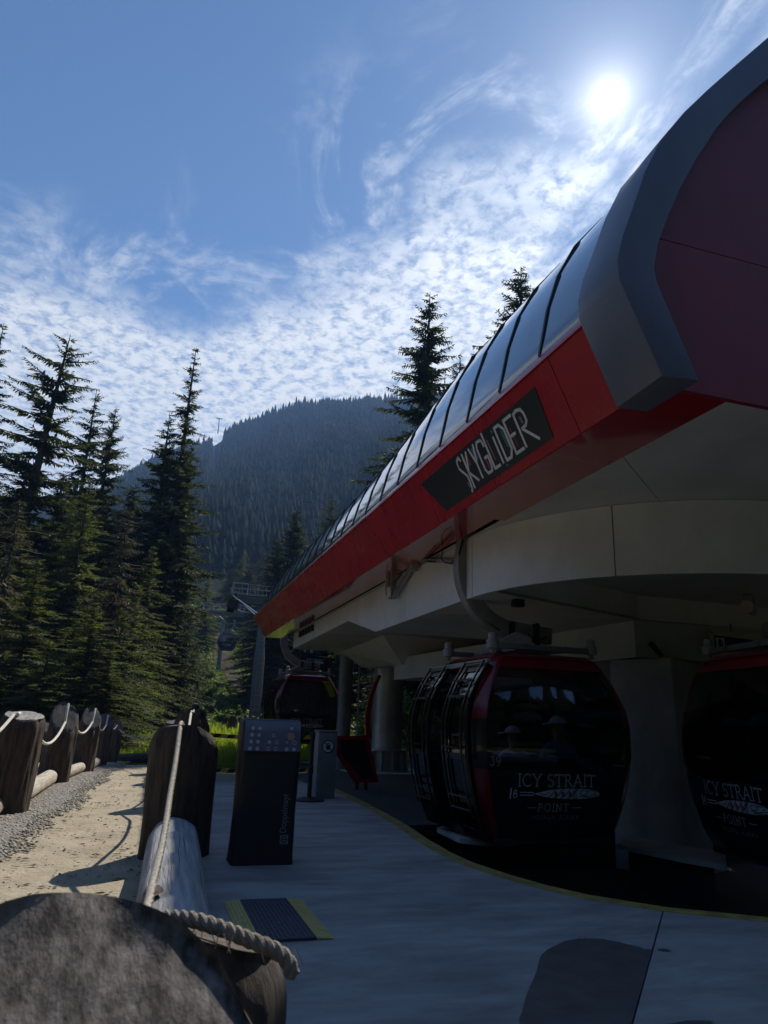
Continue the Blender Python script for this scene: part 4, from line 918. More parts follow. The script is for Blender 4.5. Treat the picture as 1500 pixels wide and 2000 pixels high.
    mb.bar((.02, -.13, 2.36), (.40, -.13, 2.50), .03, .03); mb.build('link_plates', 'dark_metal', root)
    mb = MB(); mb.tube([(-.88, -.05, 3.2), (-.83, -.06, 3.0), (-.70, -.07, 2.80), (-.5, -.08, 2.66), (-.3, -.09, 2.55)], .012, 5); mb.tube([(-.1, -.13, 2.42), (.05, -.13, 2.38), (.14, -.13, 2.45), (.12, -.13, 2.55)], .008, 5); mb.build('cable', 'rubber', arm)
    mb = MB(); mb.box((-.74, 0, 4.02), (.16, .5, .12)); mb.tube([(-.92, -.10, 3.55), (-.86, -.10, 3.78)], .014, 6); mb.bar((-.9, -.05, 3.5), (-.78, -.02, 3.56), .03, .03); mb.build('grip', 'dark_metal', root)
    for z in (3.28, 3.34, 3.66):
        mb = MB(); mb.tube([(-.80, -.083, z), (-.80, -.10, z)], .018, 8); mb.build('bolt', 'galv', arm)
    # printed lettering on both ends
    if detail:
        for sg in (1, -1):
            fn = lambda x, z: (sg*x, -sg*(yend_c(x, z)+.004), z)
            fn2 = lambda x, z: (sg*x, -sg*(yend_c(x, z)+.0065), z)
            h = .135; sp = (1.06-sum(SERIF[c][1] for c in 'ICY STRAIT')*h)/(10*h); x0 = -.565
            for wd in ('ICY', 'STRAIT'):
                mb = MB(); stroke_text(mb, wd, x0, .615, h, .0155, fn, sp); mb.build('lettering', 'print_grey', root, fix=False)['kind'] = 'stuff'
                x0 += text_width(wd+' ', h, sp)
            mb = MB(); stroke_text(mb, 'POINT', -.29, .335, .085, .010, fn, .22); mb.build('lettering', 'print_grey', root, fix=False)['kind'] = 'stuff'
            for xa, xb in ((-.43, -.31), (.17, .29)):
                mb = MB(); stroke(mb, (xa, .375), (xb, .375), .008, fn); mb.build('rule_line', 'print_grey', root, fix=False)
            mb = MB(); stroke_text(mb, 'HOONAH, ALASKA', -.36, .245, .045, .005, fn, .18); mb.build('lettering', 'accent_grey', root, fix=False)['kind'] = 'stuff'
            # carved-paddle emblem
            mb = MB(); rows = [(x, .53-.062*hh*.9, .53+.062*hh*(1 if x < .1 else 1.0)) for x, hh in ((-.34, .10), (-.27, .34), (-.18, .62), (-.08, .82), (.02, .95), (.12, 1), (.24, 1), (.36, .92), (.46, .74), (.52, .45), (.545, .15))]
            poly_fill(mb, rows, fn)
            for zz in (.515, .545): stroke(mb, (-.53, zz), (-.36, zz), .011, fn)
            stroke(mb, (-.36, .515), (-.36, .545), .011, fn); stroke(mb, (-.655, .475), (-.645, .59), .016, fn)
            for P in SERIF['8'][0]:
                for a, b in zip(P[:-1], P[1:]): stroke(mb, (-.62+a[0]*.09, .487+a[1]*.085), (-.62+b[0]*.09, .487+b[1]*.085), .011, fn)
            mb.build('emblem', 'emblem_white', root, fix=False)
            mb = MB()
            for k in range(4):
                x = -.20+.095*k; P = [(x, .475), (x+.05, .50), (x+.085, .53), (x+.14, .587)]
                for a, b in zip(P[:-1], P[1:]): stroke(mb, a, b, .012, fn2)
            for x in (.155, .19): 
                P = arc(x+.05, .53, .035, .058, 100, 260, 8)
                for a, b in zip(P[:-1], P[1:]): stroke(mb, a, b, .010, fn2)
            for P in (arc(.315, .545, .055, .026, 0, 360, 14), arc(.44, .55, .05, .018, -90, 90, 7)+[(.37, .568), (.37, .532)], [(.26, .50), (.30, .515), (.36, .502), (.42, .512), (.48, .515), (.53, .53)], [(.30, .485), (.34, .50), (.38, .485), (.42, .498), (.46, .487), (.50, .505)], arc(-.22, .553, .07, .03, 180, 360, 8)):
                for a, b in zip(P[:-1], P[1:]): stroke(mb, a, b, .009, fn2)
            mb.build('emblem_lines', 'print_black', root, fix=False)
            mb = MB()
            for x in (-.065, .03, .125):
                P = arc(x, .53, .022, .03, 0, 360, 10); mb.add([fn2(*p) for p in P[:-1]], [tuple(range(9))])
            mb.build('emblem_dots', 'print_red', root, fix=False)
            if number:
                mb = MB(); x0 = -.925 if sg > 0 else .70
                stroke_text(mb, number, x0, .835, .105, .018, fn, .12); mb.add([fn(x0+.03, .965), fn(x0+.12, .965), fn(x0+.12, .995), fn(x0+.03, .995)], [(0, 1, 2, 3)]); mb.build('cabin_number', 'accent_grey', root, fix=False)
    return root

def build_cabins():
    c0 = make_cabin('nearest red and black cabin numbered 39 with its doors open at the platform', '39')
    c0.location = (4.83, 9.08, -.02)
    c1 = make_cabin('red and black cabin numbered 40 turning at the right edge', '40')
    c1.location = (7.28, 6.66, -.02); c1.rotation_euler.z = rad(180-99)
    far = make_cabin('red and black cabin leaving the far end of the station behind the draped console', None)
    far.location = (5.15, 25.2, .55)
    L = [((9.95, 46.5, 4.25), 180, 'dark cabin seen small under the station roof beside the slim column'), ((9.2, 97, 9.75), 180, 'larger of the distant cabins hanging above the dirt trail'), ((10.2, 132, 12.9), 180, 'distant cabin half hidden on the left of the larger one above the trail'),
         ((11.2, 86, 8.75), 180, 'distant cabin peeping out from behind the near lift tower pole'), ((15.3, 232, 26.3), 0, 'tiny distant cabin hanging high beside the far tower head')]
    for (p, r, lb) in L:
        c = copy_tree(far); c['label'] = lb; c.location = p; c.rotation_euler.z = rad(r)
build_cabins()

# ------------------------------------------------------------------ lift towers and ropes
def tower(x, y, z0, z1, r0, r1, w, label, step=None, nose=True):
    t = thing('lift_tower', label, 'lift tower', (x, y, z0), 0, 'lift towers along the gondola line')
    mb = MB()
    if step:
        mb.lathe((x, y, z0-.4), [(r0*1.02, 0), (r0, step-z0+.2), (r0*.98, step-z0+.4), (r1, step-z0+1.3), (r1*.96, z1-z0+.4)], 24)
    else: mb.lathe((x, y, z0-.4), [(r0*1.3, 0), (r0, .8), (r1, z1-z0+.4)], 20)
    mb.build('pole', 'tower_steel', t, smooth=True)
    mb = MB(); mb.box((x, y, z1+.22), (2*w, .45, .5)); mb.build('crossarm', 'tower_steel', t)
    mb = MB(); mb.box((x, y-.7, z1+.5), (1.9*w, .7, .05)); mb.box((x, y+.7, z1+.5), (1.9*w, .7, .05))
    for k in range(9):
        xx = x-w*.95+1.9*w*k/8
        for dy in (-1.02, 1.02): mb.tube([(xx, y+dy, z1+.5), (xx, y+dy, z1+1.35)], .018, 5)
    for dy in (-1.02, 1.02):
        for dz in (.95, 1.35): mb.tube([(x-w*.95, y+dy, z1+dz), (x+w*.95, y+dy, z1+dz)], .018, 5)
    mb.build('walkway', 'galv', t)
    for s in (-1, 1):
        xs = x+s*(w-.15); mb = MB(); mb.bar((xs, y-2.6, z1+.05), (xs, y+2.6, z1+.25), .12, .18)
        b = mb.build('sheave_beam', 'dark_metal', t)
        for k in range(7):
            yy = y-2.4+.8*k; zz = z1+.35+(yy-y)*.04
            mb = MB(); mb.tube([(xs-.06, yy, zz), (xs+.06, yy, zz)], .21, 16); mb.build('sheave', 'dark_metal', b)
        mb = MB(); mb.bar((xs+s*.35, y-2.6, z1+.25), (xs+s*.35, y+2.6, z1+.45), .4, .04); mb.build('catwalk', 'galv', t)
        mb = MB(); mb.tube([(x+s*w*.5, y, z1+.4), (x+s*w*.5, y, z1+1.6), (x+s*w*.95, y, z1+1.6), (x+s*w*.95, y, z1+.4)], .04, 6); mb.build('lifting_frame', 'galv', t)
    mb = MB()
    for dx in (-.2, .2): mb.tube([(x+dx, y-r0-.18, z0+.5), (x+dx, y-r0-.18, z1)], .018, 5)
    for k in range(int((z1-z0-.6)/.35)): mb.tube([(x-.2, y-r0-.18, z0+.7+.35*k), (x+.2, y-r0-.18, z0+.7+.35*k)], .012, 4)
    mb.build('ladder', 'galv', t)
    return t
T1 = (8.15, 58.0, 10.1); T2 = (8.75, 100.0, 14.6)
def build_lift():
    tower(T1[0], T1[1], gz(T1[0], T1[1]), T1[2], .43, .33, 2.7, 'near grey lift tower pole standing behind the draped console', 5.9)
    tower(T2[0], T2[1], gz(T2[0], T2[1]), T2[2], .30, .24, 2.9, 'second lift tower with thin pole beside the dirt trail')
    tower(47.6, 879.0, 350, 369.5, .7, .5, 3.0, 'tiny lift tower on the skyline of the mountain ridge')
    for s, lb in ((-1, 'left haul rope running from the station up the mountain'), (1, 'right haul rope running from the station up the mountain')):
        t = thing('haul_rope', lb, 'cable', (7+s*3, 24, 4.1), 0, 'haul ropes of the lift'); mb = MB()
        P = [(7+s*3.05, 20, 4.1), (7.2+s*3.05, 26, 4.25), (T1[0]+s*2.55, T1[1], T1[2]+.58), (T2[0]+s*2.75, T2[1], T2[2]+.58)]
        Q = list(P)
        a, b = Vector(P[-1]), Vector((47.6+s*2.9, 879, 370))
        for k in range(1, 15):
            f = k/14; q = a.lerp(b, f); q.z -= 60*4*f*(1-f); Q.append(tuple(q))
        for i in range(len(Q)-1): mb.tube([Q[i], Q[i+1]], .045 if i < 3 else .09, 5, cap=False)
        mb.build('cable', 'chrome', t)
    t = thing('rope_guide', 'thin bright guide rod reaching from the station nose toward the near tower', 'guide rod', (4.2, 24.2, 4.6))
    mb = MB(); mb.tube([(3.32, 23.9, 4.5), (2.9, 27.5, 5.55)], .03, 8); mb.build('rod', 'chrome', t)
    mb = MB(); mb.box((2.72, 27.6, 5.35), (.35, .5, .35)); mb.tube([(2.75, 27.4, 5.2), (2.5, 27.4, 5.2)], .16, 12); mb.build('sheave_block', 'dark_metal', t)
    mb = MB(); mb.tube([(3.3, 23.8, 4.42), (2.9, 25.5, 4.45), (2.55, 27.0, 4.55), (2.3, 28, 4.95)], .016, 6); mb.build('cable', 'galv', t)
build_lift()

# ------------------------------------------------------------------ things on the platform
def build_console():
    t = thing('control_console', 'tall console under a black weather cover with clear button window standing on the concrete', 'control console', (1.18, 7.15, 0))
    secs = [(0, .285, .19, 0), (.05, .278, .186, 0), (.4, .270, .182, .0), (.8, .278, .180, .01), (.97, .283, .178, .01), (1.20, .287, .165, .03), (1.235, .283, .15, .035), (1.25, .26, .13, .04)]
    cx, cy = 1.165, 7.17; V = []; k = 28; rng = random.Random(2)
    def shp(hx, hy, z, dy):
        o = []
        for i in range(k):
            a = 2*PI*i/k; c, s = math.cos(a), math.sin(a)
            x = hx*abs(c)**.22*(1 if c > 0 else -1); y = hy*abs(s)**.22*(1 if s > 0 else -1)
            w = .006*math.sin(a*5+z*6)+.005*math.sin(a*9-z*11)
            o.append((cx+x*(1+w)+.012*(z-.6), cy+y*(1+w*2)+dy, z))
        return o
    rows = []; zz = [s[0] for s in secs]
    for z in np.concatenate([np.linspace(0, .95, 18), [1.0, 1.08, 1.16, 1.21, 1.235, 1.25]]):
        hx, hy, dy = [float(np.interp(z, zz, [s[j] for s in secs])) for j in (1, 2, 3)]; rows.append(shp(hx, hy, float(z), dy))
    mb = MB(); n = len(rows)
    mb.add([p for r in rows for p in r], [(i*k+j, i*k+(j+1) % k, (i+1)*k+(j+1) % k, (i+1)*k+j) for i in range(n-1) for j in range(k)]+[tuple((n-1)*k+j for j in range(k)), tuple(range(k))[::-1]])
    mb.build('weather_cover', 'cover_black', t, smooth=True, angle=60)
    fy = lambda z: cy-float(np.interp(z, zz, [s[2] for s in secs]))+float(np.interp(z, zz, [s[3] for s in secs]))-.008
    def fn(x, z, o=0): return (cx+x+.012*(z-.6), fy(z)-o-.004, z)
    A = [[fn(x, z) for x in np.linspace(-.262, .262, 7)] for z in np.linspace(.965, 1.235, 6)]; B = [[(p[0], p[1]+.015, p[2]) for p in r] for r in A]
    mb = MB(); mb.solid_grid(A, B); win = mb.build('clear_window', 'cover_window', t, smooth=True)
    mb = MB(); mb.tube([fn(x, .958, .004) for x in np.linspace(-.27, .0, 6)], .006, 5); mb.tube([fn(-.005, .962, .006), fn(0.03, .957, .006)], .012, 6); mb.build('zip', 'rubber', t)
    B = [(-.19, 1.165, .017, 0), (-.125, 1.165, .017, 0), (.175, 1.17, .015, 0), (-.195, 1.105, .017, 0), (-.13, 1.105, .017, 0), (.005, 1.105, .016, 2), (.172, 1.10, .036, 1), (-.20, 1.045, .017, 0), (-.135, 1.045, .018, 0), (-.03, 1.045, .016, 0), (.04, 1.045, .017, 2), (.135, 1.045, .014, 1), (.205, 1.045, .021, 2), (-.205, .985, .018, 0), (-.137, .985, .018, 0), (-.035, .985, .017, 2), (.033, .985, .017, 2), (.135, .985, .018, 0), (.205, .985, .017, 0)]
    for x, z, r, kd in B:
        mb = MB()
        if kd == 2:
            pts = arc(x, z, r*.85, r*.85, 0, 360, 16)
            for a, b in zip(pts[:-1], pts[1:]): stroke(mb, a, b, .006, lambda u, v: fn(u, v, .004))
        else: mb.tube([fn(x, z, 0), fn(x, z, .006)], r, 14)
        mb.build('button', 'button_amber' if kd == 1 else 'button_white', win, fix=False if kd == 2 else True)
    # vertical maker's name and mark
    cu = bpy.data.curves.new('txt', 'FONT'); cu.body = 'Doppelmayr'; cu.size = .093; cu.extrude = 0
    to = bpy.data.objects.new('txt', cu); COL.objects.link(to); bpy.context.view_layer.update()
    me = bpy.data.meshes.new_from_object(to.evaluated_get(bpy.context.evaluated_depsgraph_get())); bpy.data.objects.remove(to); me.name = 'lettering'
    co = [v.co.copy() for v in me.vertices]; w = max(c.x for c in co); k = .335/w
    for v, c in zip(me.vertices, co):
        z = .265+c.x*k; p = fn(.185-c.y*.93, z, .008); v.co = Vector(p)-Vector(t.location)
    o = link('lettering', me, 'accent_grey', t)
    mb = MB(); mb.add([fn(.135, .175, .007), fn(.21, .175, .007), fn(.21, .25, .007), fn(.135, .25, .007)], [(0, 1, 2, 3)]); mb.build('maker_mark', 'accent_grey', t, fix=False)
    mb = MB(); P = [(.155, .195)]+[(.155, .23)]+[(.185, .23)]+arc(.182, .2125, .013, .0175, 90, -90, 6)+[(.155, .195)]
    P = arc(.1725, .2125, .025, .025, 0, 360, 16)
    for a, b in zip(P[:-1], P[1:]): stroke(mb, a, b, .008, lambda u, v: fn(u, v, .009))
    stroke(mb, (.150, .2125), (.195, .2125), .008, lambda u, v: fn(u, v, .009)); mb.build('maker_mark_lines', 'print_black', t, fix=False)

def build_platform_things():
    build_console()
    # anti-fatigue mat
    t = thing('floor_mat', 'dark ribbed floor mat with yellow edges lying on the concrete', 'mat', (.96, 5.17, 0))
    mb = MB(); mb.prism([(.80, 4.68, .003), (1.13, 4.68, .003), (1.13, 5.68, .003), (.80, 5.68, .003)], (0, 0, .014)); pad = mb.build('rubber_pad', 'mat_navy', t)
    mb = MB(); 
    for i in range(12):
        for j in range(36):
            x, y = .816+.0275*i, 4.70+.0272*j; a = .5 if (i+j) % 2 else -.5
            mb.bar((x-.008, y-.008*a*2, .0175), (x+.008, y+.008*a*2, .0175), .0045, .003)
    mb.build('tread', 'mat_navy', pad, fix=False)['kind'] = 'stuff'
    for x0, x1, s in ((.69, .797, 1), (1.133, 1.24, -1)):
        mb = MB(); hi, lo = .016, .005
        mb.add([(x0, 4.68, .003), (x1, 4.68, .003), (x1, 5.68, .003), (x0, 5.68, .003), (x0, 4.68, lo if s > 0 else hi), (x1, 4.68, hi if s > 0 else lo), (x1, 5.68, hi if s > 0 else lo), (x0, 5.68, lo if s > 0 else hi)], [(3, 2, 1, 0), (4, 5, 6, 7), (0, 1, 5, 4), (1, 2, 6, 5), (2, 3, 7, 6), (3, 0, 4, 7)])
        b = mb.build('yellow_border', 'mat_yellow', t)
        mb = MB()
        for i in range(4):
            for j in range(32):
                x = x0+.018+.024*i; zt = (lo+(hi-lo)*(x-x0)/(x1-x0)) if s > 0 else (hi+(lo-hi)*(x-x0)/(x1-x0)); y = 4.70+.031*j+(.012 if i % 2 else 0)
                mb.bar((x-.007, y, zt+.0005), (x+.007, y+.006, zt+.0005), .006, .003)
        mb.build('studs', 'mat_yellow', b, fix=False)['kind'] = 'stuff'
    # grey pedestal with no-touching sign
    t = thing('pedestal', 'slim grey metal pedestal with a round do-not-touch hand sign', 'pedestal', (3.05, 12.75, 0))
    mb = MB(); mb.prism([(2.885, 12.56, 0), (3.215, 12.56, 0), (3.215, 12.9, 0), (2.885, 12.9, 0)], (0, 0, 1.07)); mb.build('pedestal_body', 'pedestal_grey', t, bevel=.012)
    mb = MB(); mb.box((3.05, 12.73, 1.085), (.35, .36, .025)); mb.build('pedestal_cap', 'pedestal_grey', t, bevel=.005)
    y = 12.553; cx, cz = 3.055, .835
    mb = MB(); mb.tube([(cx, y+.002, cz), (cx, y-.002, cz)], .105, 32); sg = mb.build('hand_sign', 'print_white', t)
    mb = MB(); P = arc(cx, cz, .098, .098, 0, 360, 32); f3 = lambda u, v: (u, y-.0045, v)
    for a, b in zip(P[:-1], P[1:]): stroke(mb, a, b, .017, f3)
    stroke(mb, (cx-.066, cz+.066), (cx+.066, cz-.066), .016, lambda u, v: (u, y-.0065, v))
    mb.build('prohibition_ring', 'print_black', sg, fix=False)
    mb = MB(); P = [(cx-.028, cz-.055), (cx+.03, cz-.055), (cx+.042, cz-.005), (cx+.036, cz+.02), (cx-.024, cz+.02), (cx-.034, cz-.02)]
    mb.add([(u, y-.0035, v) for u, v in P], [tuple(range(6))])
    for (a, b) in (((cx-.018, cz+.015), (cx-.026, cz+.058)), ((cx-.002, cz+.015), (cx-.004, cz+.072)), ((cx+.014, cz+.015), (cx+.018, cz+.066)), ((cx+.03, cz+.01), (cx+.042, cz+.048)), ((cx-.028, cz-.03), (cx-.058, cz+.005))): stroke(mb, a, b, .012, lambda u, v: (u, y-.0035, v))
    mb.build('hand_symbol', 'print_black', sg, fix=False)
    # retractable belt stanchion
    t = thing('stanchion', 'black belt stanchion on a round base beside the grey pedestal', 'stanchion', (2.71, 12.25, 0))
    mb = MB(); mb.lathe((2.71, 12.25, 0), [(.25, 0), (.25, .02), (.20, .035), (.08, .06), (.05, .065)], 28); mb.build('base', 'rubber', t, smooth=True)
    mb = MB(); mb.tube([(2.71, 12.25, .05), (2.71, 12.25, 1.05)], .036, 18); mb.build('post', 'rubber', t, smooth=True)
    mb = MB(); mb.lathe((2.71, 12.25, .94), [(.045, 0), (.048, .09), (.045, .12), (.02, .13)], 18); mb.lathe((2.71, 12.25, .42), [(.045, 0), (.045, .11)], 18); mb.build('belt_head', 'rubber', t, smooth=True)
    for z, lb in ((.985, 'upper yellow and black striped belt stretched behind the console'), (.475, 'lower yellow and black striped belt stretched behind the console')):
        t = thing('barrier_belt', lb, 'barrier belt', (1.7, 12.1, z))
        mb = MB(); P = [(.95+.172*i, 11.95+.029*i, z-.05*math.sin(PI*i/10)*.6) for i in range(11)]
        A = [[(x, yy, zz-.03) for x, yy, zz in P], [(x, yy, zz+.03) for x, yy, zz in P]]; B = [[(x, yy+.002, zz) for x, yy, zz in r] for r in A]
        mb.solid_grid(A, B); mb.build('belt', 'belt_stripes', t)
    # red framed door-guide panel with curved fin
    t = thing('guide_panel', 'red framed black guide panel with a tall curved red fin between pedestal and column', 'guide panel', (4.5, 15.6, -.13))
    O = [(3.97, .95), (4.69, .98), (4.95, .02), (4.42, .02), (3.99, .58)]; I = [(4.05, .87), (4.61, .90), (4.83, .10), (4.56, .10), (4.08, .60)]
    mb = MB(); n = 5
    V = [(x, 15.6, z) for x, z in O]+[(x, 15.6, z) for x, z in I]+[(x, 15.68, z) for x, z in O]+[(x, 15.68, z) for x, z in I]
    F = []
    for i in range(n):
        j = (i+1) % n; F += [(i, j, n+j, n+i), (2*n+j, 2*n+i, 3*n+i, 3*n+j), (j, i, 2*n+i, 2*n+j), (n+i, n+j, 3*n+j, 3*n+i)]
    mb.add(V, F); mb.build('frame', 'cabin_red', t)
    mb = MB(); mb.prism([(x, 15.63, z) for x, z in I], (0, .03, 0)); mb.build('infill', 'cabin_black', t)
    mb = MB(); mb.sweep([(4.70+.03*0, 15.64, .9), (4.655, 15.64, 1.2), (4.665, 15.64, 1.5), (4.72, 15.64, 1.8), (4.80, 15.64, 2.05), (4.90, 15.64, 2.27)], [.12, .11, .10, .09, .08, .07], .10, (0, 1, 0)); mb.build('fin', 'cabin_red', t)
    mb = MB(); mb.tube([(4.7, 15.72, -.13), (4.7, 15.72, .5)], .04, 10); mb.tube([(4.5, 15.72, -.13), (4.5, 15.72, .3)], .04, 10); mb.build('stand', 'dark_metal', t)
    # lattice ladder by the column
    t = thing('ladder', 'thin steel ladder standing between the two round columns', 'ladder', (6.6, 22.6, -.13))
    mb = MB()
    for x in (6.42, 6.85): mb.tube([(x, 22.6, -.13), (x-.02, 22.6, 3.3)], .03, 6)
    for k in range(10): mb.tube([(6.42, 22.6, .2+.33*k), (6.85, 22.6, .2+.33*k)], .018, 5)
    mb.build('ladder_frame', 'galv', t)
    # hanging maker plate and spotlight
    t = thing('sign', 'pale plate with navy arrow band and square mark hung under the station ceiling', 'sign', (9.2, 9.2, 2.4))
    a = Vector((8.30, 9.24, 0)); d = Vector((.85, -.07, 0)).normalized(); nn = Vector((d.y, -d.x, 0)); nn = nn if nn.y < 0 else -nn
    def fs(u, v, o=0): return tuple(a+d*u+nn*o+Vector((0, 0, 2.45+v)))
    mb = MB(); mb.prism([fs(0, 0), fs(2.1, 0), fs(2.1, .37), fs(0, .37)], nn*.012); mb.build('plate', 'sign_plate', t)
    mb = MB(); mb.add([fs(.06, .06, .016), fs(.75, .06, .016), fs(1.3, .19, .016), fs(1.3, .23, .016), fs(.06, .30, .016)], [(0, 1, 2, 3, 4)]); mb.build('navy_band', 'print_navy', t, fix=False)
    mb = MB(); mb.add([fs(.09, .10, .019), fs(.24, .10, .019), fs(.24, .26, .019), fs(.09, .26, .019)], [(0, 1, 2, 3)]); mb.build('maker_mark', 'print_white', t, fix=False)
    mb = MB(); stroke_text(mb, 'D', .125, .13, .10, .02, lambda u, v: fs(u, v, .022)); stroke(mb, (.165, .13), (.165, .23), .03, lambda u, v: fs(u, v, .022)); mb.build('maker_mark_lines', 'print_navy', t, fix=False)
    for u in (.03, 2.06):
        for v in (.03, .34):
            mb = MB(); mb.tube([fs(u, v, .012), fs(u, v, .02)], .012, 8); mb.build('screw', 'dark_metal', t)
    mb = MB(); mb.bar(fs(.4, .37, 0), fs(.4, .50, 0), .03, .02); mb.bar(fs(1.7, .37, 0), fs(1.7, .50, 0), .03, .02); mb.build('hanger_strap', 'galv', t)
    t = thing('spotlight', 'round pale spotlight hanging from the station ceiling above the plate', 'spotlight', (8.42, 8.5, 3.3))
    mb = MB(); mb.tube([(8.28, 8.42, 3.08), (8.36, 8.47, 3.08), (8.50, 8.56, 3.07), (8.56, 8.6, 3.06)], .085, 20, rr=[.095, .085, .08, .075]); mb.build('lamp_body', 'lamp_white', t, smooth=True)
    mb = MB(); mb.bar((8.47, 8.47, 3.06), (8.47, 8.47, 3.3), .03, .012); mb.bar((8.36, 8.58, 3.06), (8.36, 8.58, 3.3), .03, .012); mb.box((8.42, 8.52, 3.295), (.2, .14, .015)); mb.build('bracket', 'galv', t)
build_platform_things()

# ------------------------------------------------------------------ trees
def conifer(seed, h, r, start, per=.42, nb=5, droop=.35, spray=.42, width=.13, holes=.12, irregular=.3, prof=.75, hang=.5, up=.25, step=.2):
    """returns crown verts/quads and the trunk polyline"""
    rng = np.random.default_rng(seed); V = []; 
    bend = rng.uniform(-.012, .012, 2)*h; ph = rng.uniform(0, 6.28, 2)
    def axis(z): f = z/h; return np.array([bend[0]*math.sin(f*2.6+ph[0])-bend[0]*math.sin(ph[0]), bend[1]*math.sin(f*2.9+ph[1])-bend[1]*math.sin(ph[1]), z])
    z = start*h; az0 = rng.uniform(0, 6.28); wood = []
    while z < h*.985:
        f = (z-start*h)/(h*(1-start)); base = (1-f)**prof*(.55+.45*min(1, f*5+.25))
        k = nb+int(round(2.2*max(0, .62-f)/.62)) if f < .85 else max(3, nb-1); az0 += 2.4
        for j in range(k):
            if rng.random() < holes*(.4+.9*min(1, f*1.6)): continue
            az = az0+2*PI*j/k+rng.normal(0, .25); L = max(.25, r*base*rng.uniform(1-irregular, 1+irregular*.6)); zz = max(.3, z+rng.uniform(-1.0, 1.0)*per)
            el = (-.12+up*1.0)*(1-f)*.4+(f**2)*.75*up*2+rng.normal(0, .10)-(1-f)*.10
            n = max(3, int(L/step)); s = (np.arange(n)+.6)/n; u = np.array([math.cos(az), math.sin(az)])
            hor = L*s*math.cos(el); ver = L*s*math.sin(el)-droop*L*s**2*(1-.35*f)+.16*L*s**4
            P = axis(min(zz, h*.99))+np.stack([u[0]*hor, u[1]*hor, ver], 1)
            tan = np.gradient(P, axis=0) if n > 1 else np.array([[u[0], u[1], 0]]); tan /= np.linalg.norm(tan, axis=1, keepdims=True)
            wood.append((axis(min(zz, h*.99)), P[-1], .012*L+.012))
            side = np.stack([-tan[:, 1], tan[:, 0], np.zeros(n)], 1); side /= np.linalg.norm(side, axis=1, keepdims=True)+1e-9
            for sg in (-1, 1, 0, 2, 3):
                lw = spray*(.45+.9*(1-s))*rng.uniform(.6, 1.3, n)*min(1, .35+L/r*.9)
                if sg == 0: d = tan*.5+np.array([0, 0, -1])*hang+side*rng.normal(0, .3, (n, 1)); lw = lw*.7
                elif sg == 3: d = tan*.4+rng.normal(0, .55, (n, 3))+np.array([0, 0, -.35]); lw = lw*.75
                elif sg == 2: d = tan*.9+side*rng.normal(0, .35, (n, 1))+np.array([0, 0, .12]); lw = lw*.8
                else: d = tan*rng.uniform(.45, .95, (n, 1))+side*sg+np.array([0, 0, 1])*rng.normal(-.22*hang*2, .2, (n, 1))
                d /= np.linalg.norm(d, axis=1, keepdims=True)
                w = np.cross(d, np.array([0, 0, 1.])+rng.normal(0, .55, (n, 3))); w /= np.linalg.norm(w, axis=1, keepdims=True)+1e-9
                wd = (width*lw/spray*rng.uniform(.7, 1.2, n))[:, None]; lw = lw[:, None]
                V.append(np.stack([P-d*.03, P+d*lw*.45+w*wd, P+d*lw, P+d*lw*.45-w*wd], 1))
        z += per*(.75+.5*rng.random())*(1 if f < .8 else .7)
    V = np.concatenate(V).reshape(-1, 3); F = np.arange(len(V)).reshape(-1, 4)
    return V, F, [axis(zz) for zz in np.linspace(-.6, h, 12)], wood
def conifer_proto(name, seed, h, r, start, leaf, trunk_r, **k):
    V, F, ax, wood = conifer(seed, h, r, start, **k)
    rt = bpy.data.objects.new(name, None); COL.objects.link(rt); OFF[rt.name] = Vector((0, 0, 0))
    cr = np_mesh('crown', V, F, leaf, rt)
    mb = MB(); N = len(ax); mb.tube([tuple(p) for p in ax], 0, 8, True, [trunk_r*(1-i/(N-1))**.8+.012 for i in range(N)])
    for a, b, w in wood: mb.tube([tuple(a), tuple((np.array(a)*.35+np.array(b)*.65)+np.array([0, 0, .02])), tuple(b)], 0, 3, False, [w, w*.6, .004])
    mb.build('trunk', 'trunk_bark', rt, fix=False)
    return rt
def dead_sticks(parent, seed, h, n, z0, z1, L):
    rng = random.Random(seed); mb = MB()
    for i in range(n):
        z = rng.uniform(z0, z1); a = rng.uniform(0, 6.28); l = L*rng.uniform(.4, 1); P = [Vector((0, 0, z))]
        for k in range(4): P.append(P[-1]+Vector((math.cos(a+k*.1), math.sin(a+k*.1), rng.uniform(-.25, .15)))*l/4)
        mb.tube(P, 0, 3, False, [.016, .013, .01, .007, .003])
    mb.build('bare_branches', 'dead_twig', parent, fix=False)

